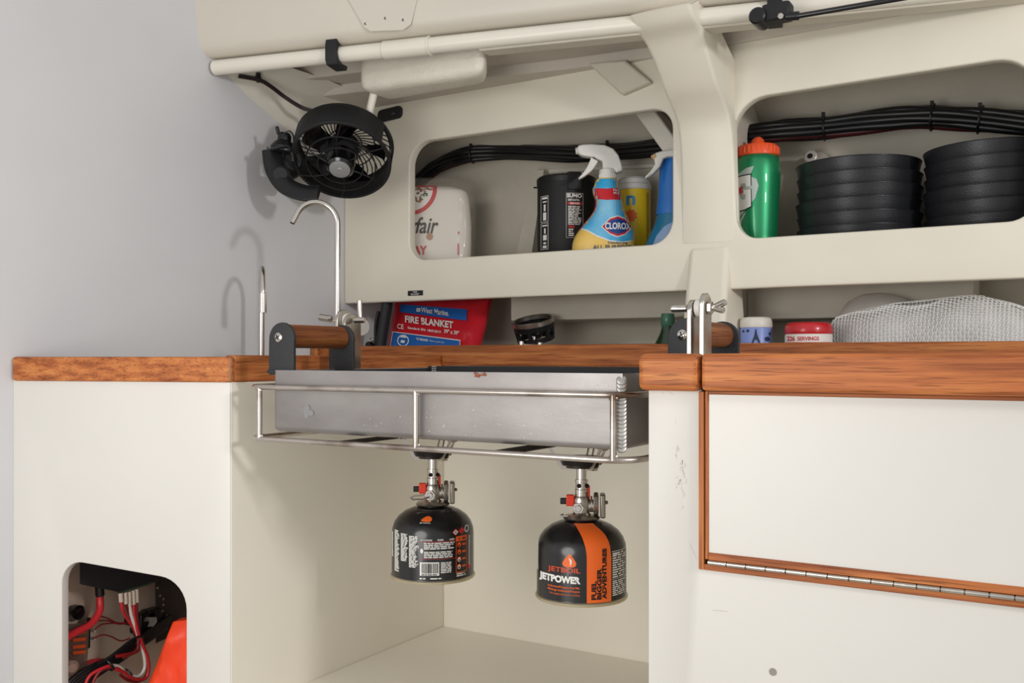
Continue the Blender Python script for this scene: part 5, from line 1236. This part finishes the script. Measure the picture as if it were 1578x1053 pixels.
for i in range(nx):
    for j in range(ny): g.faces.new((gr[i][j], gr[i+1][j], gr[i+1][j+1], gr[i][j+1]))
g.faces.new(gr[0]); g.faces.new(gr[-1][::-1])
obj('stuffing', g, mat('grey_white_cloth', '#d9d7d5', .8, var=.15, scale=30), bgl, world=True, smooth=80)
g = B(); nx, ny = 62, 64; vd = {}
def hv(i, j):
    # honeycomb corner; brick-laid hexagons
    if (i, j) not in vd:
        u_ = min(1, max(0, (i + (.18 if (i + j) % 2 else -.18)) / nx)); w_ = min(1, max(0, j / ny)); vd[(i, j)] = g.verts.new(blob(u_, w_, .001))
    return vd[(i, j)]
for j in range(0, ny - 1):
    for i in range(0, nx - 1):
        if (i + j) % 2 == 0:
            if i + 1 <= nx and j + 2 <= ny:
                loopv = [hv(i, j), hv(i+1, j), hv(i+1, j+1), hv(i+1, j+2), hv(i, j+2), hv(i, j+1)]
                try: g.faces.new(loopv)
                except ValueError: pass
nt_ = obj('net', g, mat('net_white', '#f6f5f3', .4), bgl, world=True, smooth=0)
md = nt_.modifiers.new('wire', 'WIREFRAME'); md.thickness = .0012; md.use_even_offset = False; md.use_boundary = True
# loose fold behind
g = B(); lathe(g, [(0, .05), (.02, .048), (.036, .038), (.046, .02), (.05, 0)], 40); q = onY(1352, 500, 1.55); g.transform(Matrix.Translation(q) @ Matrix.Diagonal((1.2, .6, .95, 1)))
for v in g.verts: v.co += Vector((1, 1, 1)) * mn.noise(v.co * 40) * .003
obj('loose_fold', g, mat('thin_net', '#d8d4cc', .7, alpha=.55), bgl, world=True, smooth=80)

# ---------------------------------------------------------------- inside the cable locker, on the forward bulkhead
XI = XW + .012
b = B(); boxmm(b, (XW, .80, ZB), (XI - .009, 1.42, -.06)); boxmm(b, (XW, 1.10, ZB), (XL - .015, 1.12, -.06)); struct(obj('wall_locker', b, LOCK))
b = B(); boxmm(b, (XW, .80, -.74), (XL - .02, 1.42, -.72)); struct(obj('trim_15', b, LOCK))
L_ = lambda px, py, dx=.0: onX(px, py, XI + dx)
t = thing('control_box', 'black control box hanging at the top of the open cable locker', 'box', L_(190, 910, .03))
b = B(); a0, a1 = L_(123, 860, .055), L_(123, 903, .055); c0_, c1_ = L_(262, 862, .055), L_(178, 914, .055)
hexa(b, [L_(122, 850, .05), L_(122, 901, .05), L_(181, 913, .05), L_(262, 890, .05), L_(262, 850, .05)], [L_(122, 850, .0) + Vector((0, .03, 0)), L_(122, 901, 0) + Vector((0, .03, 0)), L_(181, 913, 0) + Vector((0, .03, 0)), L_(262, 890, 0) + Vector((0, .03, 0)), L_(262, 850, 0) + Vector((0, .03, 0))])
obj('case', b, BLKM, t, world=True, bevel=.002)
obj('circuit_strip', hexa(B(), [L_(180, 911, .048), L_(230, 897, .048), L_(232, 901, .048), L_(182, 915, .048)], [L_(180, 911, .02), L_(230, 897, .02), L_(232, 901, .02), L_(182, 915, .02)]), mat('board_green', '#24472e', .5), t, world=True)
for i, (px, y0, y1) in enumerate(((186, 914, 928), (193, 913, 931), (199, 912, 934), (205, 910, 932), (210, 908, 929))):
    obj('terminal', cyl(B(), L_(px, y0, .045), L_(px + 1, y1, .045), .0034, 10, .0004), mat('terminal_clear', '#cfc0b0', .3), t, world=True)
def wire(label, pts, r_, m_, nm='wire', cat='wire'):
    o = obj(nm, tube(B(), catmull([L_(*p) for p in pts], 6), r_, 10), m_, smooth=60); return tag(o, label, cat)
RW = mat('wire_red', '#c02a30', .35); DRW = mat('wire_dark_red', '#7c1d20', .4); WW = mat('wire_white', '#d6cfc6', .4)
wire('thick red cable curving down left from the black control box', [(153, 905, .03), (154, 925, .03), (153, 943, .035), (140, 962, .04), (118, 974, .045), (102, 984, .05), (99, 1000, .05), (97, 1022, .05)], .0052, RW, 'power_cable', 'cable')
obj_ = obj('cable_gland', cyl(B(), L_(153, 902, .03), L_(154, 919, .03), .0065, 16, .001), BLK); tag(obj_, 'black sleeve where the thick red cable leaves the control box', 'sleeve')
wl = ['leftmost', 'second', 'third', 'fourth']
for i, (pts, m_, lb) in enumerate((
    ([(187, 928, .045), (189, 940, .045), (196, 953, .042), (206, 968, .04), (213, 985, .04), (214, 1000, .04), (208, 1006, .04), (190, 1010, .04), (178, 1012, .04)], RW, 'red wire dropping from the leftmost terminal and looping left'),
    ([(194, 931, .045), (199, 945, .042), (206, 960, .04), (214, 978, .042), (222, 998, .043), (227, 1020, .044), (226, 1040, .044), (215, 1050, .044), (198, 1049, .044), (185, 1040, .044)], DRW, 'dark red wire looping lowest from the second terminal'),
    ([(200, 934, .045), (203, 950, .045), (210, 970, .046), (216, 990, .046), (222, 1010, .046), (223, 1030, .046), (214, 1042, .046), (198, 1040, .046), (184, 1028, .046), (172, 1026, .046)], WW, 'white wire looping through the bunch below the terminals'),
    ([(206, 932, .046), (207, 950, .046), (212, 972, .048), (220, 995, .048), (227, 1012, .048), (229, 1030, .048), (224, 1046, .048), (205, 1046, .048), (190, 1036, .048), (176, 1031, .048)], RW, 'bright red wire on the outside of the loop'),
    ([(210, 929, .046), (211, 950, .046), (214, 975, .047), (213, 990, .048), (212, 1000, .048), (203, 1008, .048), (190, 1014, .048)], DRW, 'dark red wire from the rightmost terminal'))):
    wire(lb, pts, .0026 if m_ is not DRW else .0023, m_)
for i, (pts, lb) in enumerate((([(150, 949, .02), (165, 953, .02), (180, 960, .02), (194, 960, .02)], 'thin dark red wire, topmost of three above the fuse holder'),
    ([(149, 957, .02), (166, 957, .02), (182, 962, .02), (196, 961, .02)], 'thin dark red wire, middle of three beside the fuse holder'),
    ([(146, 971, .02), (156, 963, .02), (172, 961, .02), (196, 961, .02)], 'thin dark red wire arching below the other two'),
    ([(145, 984, .02), (157, 979, .02), (170, 981, .02), (186, 988, .02), (200, 984, .02)], 'thin dark red wire lowest on the locker wall'))): wire(lb, pts, .0011, DRW)
# black loom running down to the left with ties
t = thing('wire_loom', 'black wire loom crossing the cable locker down to the left', 'cables', L_(180, 1030, .03))
for k in range(6):
    o1 = k * 3.2
    p_ = catmull([L_(*p) for p in ((262 - k, 950 + o1, .02), (238, 965 + o1, .025), (214, 982 + o1, .03), (188, 1004 + o1 * .8, .035 + .002*(k % 2)), (163, 1018 + o1 * .9, .038), (135, 1030 + o1 * 1.4, .04), (112, 1046 + o1*1.6, .04), (98, 1064 + o1*1.5, .04))], 5)
    obj('cable', tube(B(), p_, .0032, 8), BLK, t, world=True, smooth=60)
p_ = catmull([L_(*p) for p in ((226, 978, .05), (205, 985, .05), (188, 998, .05), (170, 1012, .05), (150, 1024, .05))], 5); obj('cable', tube(B(), p_, .0018, 8), BLK, t, world=True)
for (px, py) in ((166, 1025), (213, 981), (197, 1038)):
    q = L_(px, py, .04); d = Vector((0, -.8, -.5)).normalized(); g = B(); tube(g, [q + (Matrix.Rotation(2*pi*k/16, 3, d) @ d.orthogonal().normalized()) * (.0105 if px == 166 else .0075) for k in range(16)], .0018, 6, True); obj('cable_tie', g, BLK, t, world=True)
for k, (a_, m_) in enumerate((((130, 1060), RW), ((140, 1062), DRW))):
    wire(('red' if k == 0 else 'dark red') + ' wire bent low under the black loom', [(a_[0], a_[1], .045), (a_[0] + 8, 1042, .045), (158, 1030 + 2*k, .046), (175, 1026 + 3*k, .046), (190, 1033 + 3*k, .046), (200, 1044, .046)], .0024, m_)
wire('short red wire behind the fuse holder and loom', [(130, 1024, .012), (143, 1019, .014), (155, 1018, .015)], .003, RW)
# fuse holder
t = thing('fuse_holder', 'clear fuse holder with orange fuses at left of the cable locker', 'fuse holder', L_(115, 1038, .02))
hexa(B(), [L_(0, 0)]*3, [L_(0, 0)]*3).free()
g = B(); hexa(g, [L_(99, 962, .03), L_(138, 960, .03), L_(134, 1033, .03), L_(101, 1040, .03)], [L_(99, 962, 0), L_(138, 960, 0), L_(134, 1033, 0), L_(101, 1040, 0)]); obj('cover', g, mat('smoked_cover', '#6b564c', .15, alpha=.6, coat=.6), t, world=True, bevel=.002)
g = B(); hexa(g, [L_(111, 955, .034), L_(139, 957, .034), L_(136, 1000, .034), L_(133, 1000, .034)], [L_(111, 955, .0), L_(139, 957, .0), L_(136, 1000, 0), L_(133, 1000, 0)]); obj('terminal_block', hexa(B(), [L_(134, 952, .02), L_(140, 952, .02), L_(139, 998, .02), L_(134, 1002, .02)], [L_(134, 952, 0), L_(140, 952, 0), L_(139, 998, 0), L_(134, 1002, 0)]), BLK, t, world=True); g.free()
for y in (973, 984, 995, 1004):
    g = B(); hexa(g, [L_(112, y, .033), L_(133, y - 2, .033), L_(132, y + 4, .033), L_(112, y + 6, .033)], [L_(112, y, .02), L_(133, y - 2, .02), L_(132, y + 4, .02), L_(112, y + 6, .02)]); obj('fuse', g, mat('fuse_orange', '#b2461f', .35), t, world=True, bevel=.001)
for y in (958, 970, 982): obj('lug', boxmm(B(), L_(140, y, .004), L_(147, y + 5, .012)), mat('terminal_clear', '#cfc0b0', .3), t, world=True)
g = B(); lathe(g, [(.0105, 0), (.0105, .010), (.007, .014), (0, .015)], 24, axis_m(L_(115, 943, .0), (1, 0, 0))); k1 = obj('knob', g, BLKG, t, world=True)
g = B(); lathe(g, [(.010, 0), (.010, .012), (.006, .016), (0, .017)], 20, axis_m(L_(106, 1026, .03), (1, -.3, 0))); obj('clear_knob', g, mat('smoked_knob', '#8f7466', .15, coat=.5), t, world=True)
# connector blocks and dark gear at the right
t = thing('connector_block', 'cluster of black connectors in the middle of the cable locker', 'connector', L_(215, 975, .015))
for i, (x0, y0, x1, y1) in enumerate(((192, 953, 204, 966), (204, 945, 240, 972), (199, 966, 218, 978), (216, 940, 250, 955))): obj('connector', boxmm(B(), L_(x0, y0, .002), L_(x1, y1, .022)), BLK, t, world=True, bevel=.002)
g = B()
for k in range(6): tube(g, catmull([L_(222 + k*2.4, 958, .03), L_(226 + k*2.6, 952, .034), L_(231 + k*2, 958, .036), L_(228 + k*1.4, 966, .034)], 4), .0008, 6)
obj('coiled_leads', g, mat('lead_grey', '#8b857f', .4), t, world=True)
t = thing('bus_bar', 'dark bus bar with a column of small steel studs, right of the wires', 'bus bar', L_(250, 990, .01))
obj('bar', hexa(B(), [L_(239, 895, .008), L_(284, 890, .008), L_(290, 968, .008), L_(240, 992, .008)], [L_(239, 895, 0), L_(284, 890, 0), L_(290, 968, 0), L_(240, 992, 0)]), mat('dark_brown_panel', '#3b322e', .6, var=.4, scale=30), t, world=True)
for (px, py) in ((242, 906), (246, 918), (251, 923), (251, 932), (250, 942), (250, 952), (256, 949), (250, 962), (250, 972)):
    obj('stud', lathe(B(), [(.0022, 0), (.002, .003), (0, .0036)], 10, axis_m(L_(px, py, .008), (1, -.4, 0))), POLISH, t, world=True)
t = obj('edge_clip', hexa(B(), [L_(97, 890, .03), L_(103, 892, .03), L_(106, 907, .03), L_(97, 912, .03)], [L_(97, 890, .0), L_(103, 892, .0), L_(106, 907, 0), L_(97, 912, 0)]), BLKM); tag(t, 'small black clip at the upper left corner inside cable locker', 'clip')
t = obj('corner_cable', tube(B(), catmull([L_(97, 905, .012), L_(96, 950, .012), L_(96, 1000, .012), L_(95, 1060, .012)], 5), .0028, 8), BLK); tag(t, 'thin black cable running down the left edge inside the locker', 'cable')
# orange bag
og = B(); nn_ = 16; O = [onL(268, 958, .05), onL(330, 950, .05), onL(330, 1100, .05), onL(212, 1100, .05)]
gr = []
for j in range(nn_ + 1):
    row = []
    for i in range(nn_ + 1):
        s_, q_ = i/nn_, j/nn_; p = O[0]*(1-s_)*(1-q_) + O[1]*s_*(1-q_) + O[2]*s_*q_ + O[3]*(1-s_)*q_
        cr_ = abs(mn.noise(Vector((p.x*30, p.z*12, 2)))) * .022 + .004*mn.noise(p*60)
        e_ = min(1, 5*min(s_ + .02, q_ + .02)); row.append(og.verts.new(p - Vector((en.x, en.y, 0)) * (cr_ * e_ + .012*e_) ))
    gr.append(row)
for j in range(nn_):
    for i in range(nn_): og.faces.new((gr[j][i], gr[j][i+1], gr[j+1][i+1], gr[j+1][i]))
r2 = bmesh.ops.extrude_face_region(og, geom=og.faces[:]); bmesh.ops.translate(og, verts=[v for v in r2['geom'] if isinstance(v, bmesh.types.BMVert)], vec=Vector((en.x, en.y, 0))*.02)
o = obj('dry_bag', og, mat('bag_orange', '#f0431a', .45), smooth=50); tag(o, 'bright orange fabric bag in the lower right of the cable locker', 'bag')
o = obj('strap_ring', tube(B(), catmull([onL(292, 905, -.004), onL(283, 903, -.012), onL(281, 908, -.012)], 4), .0007, 6), GAP); bpy.data.objects.remove(o)
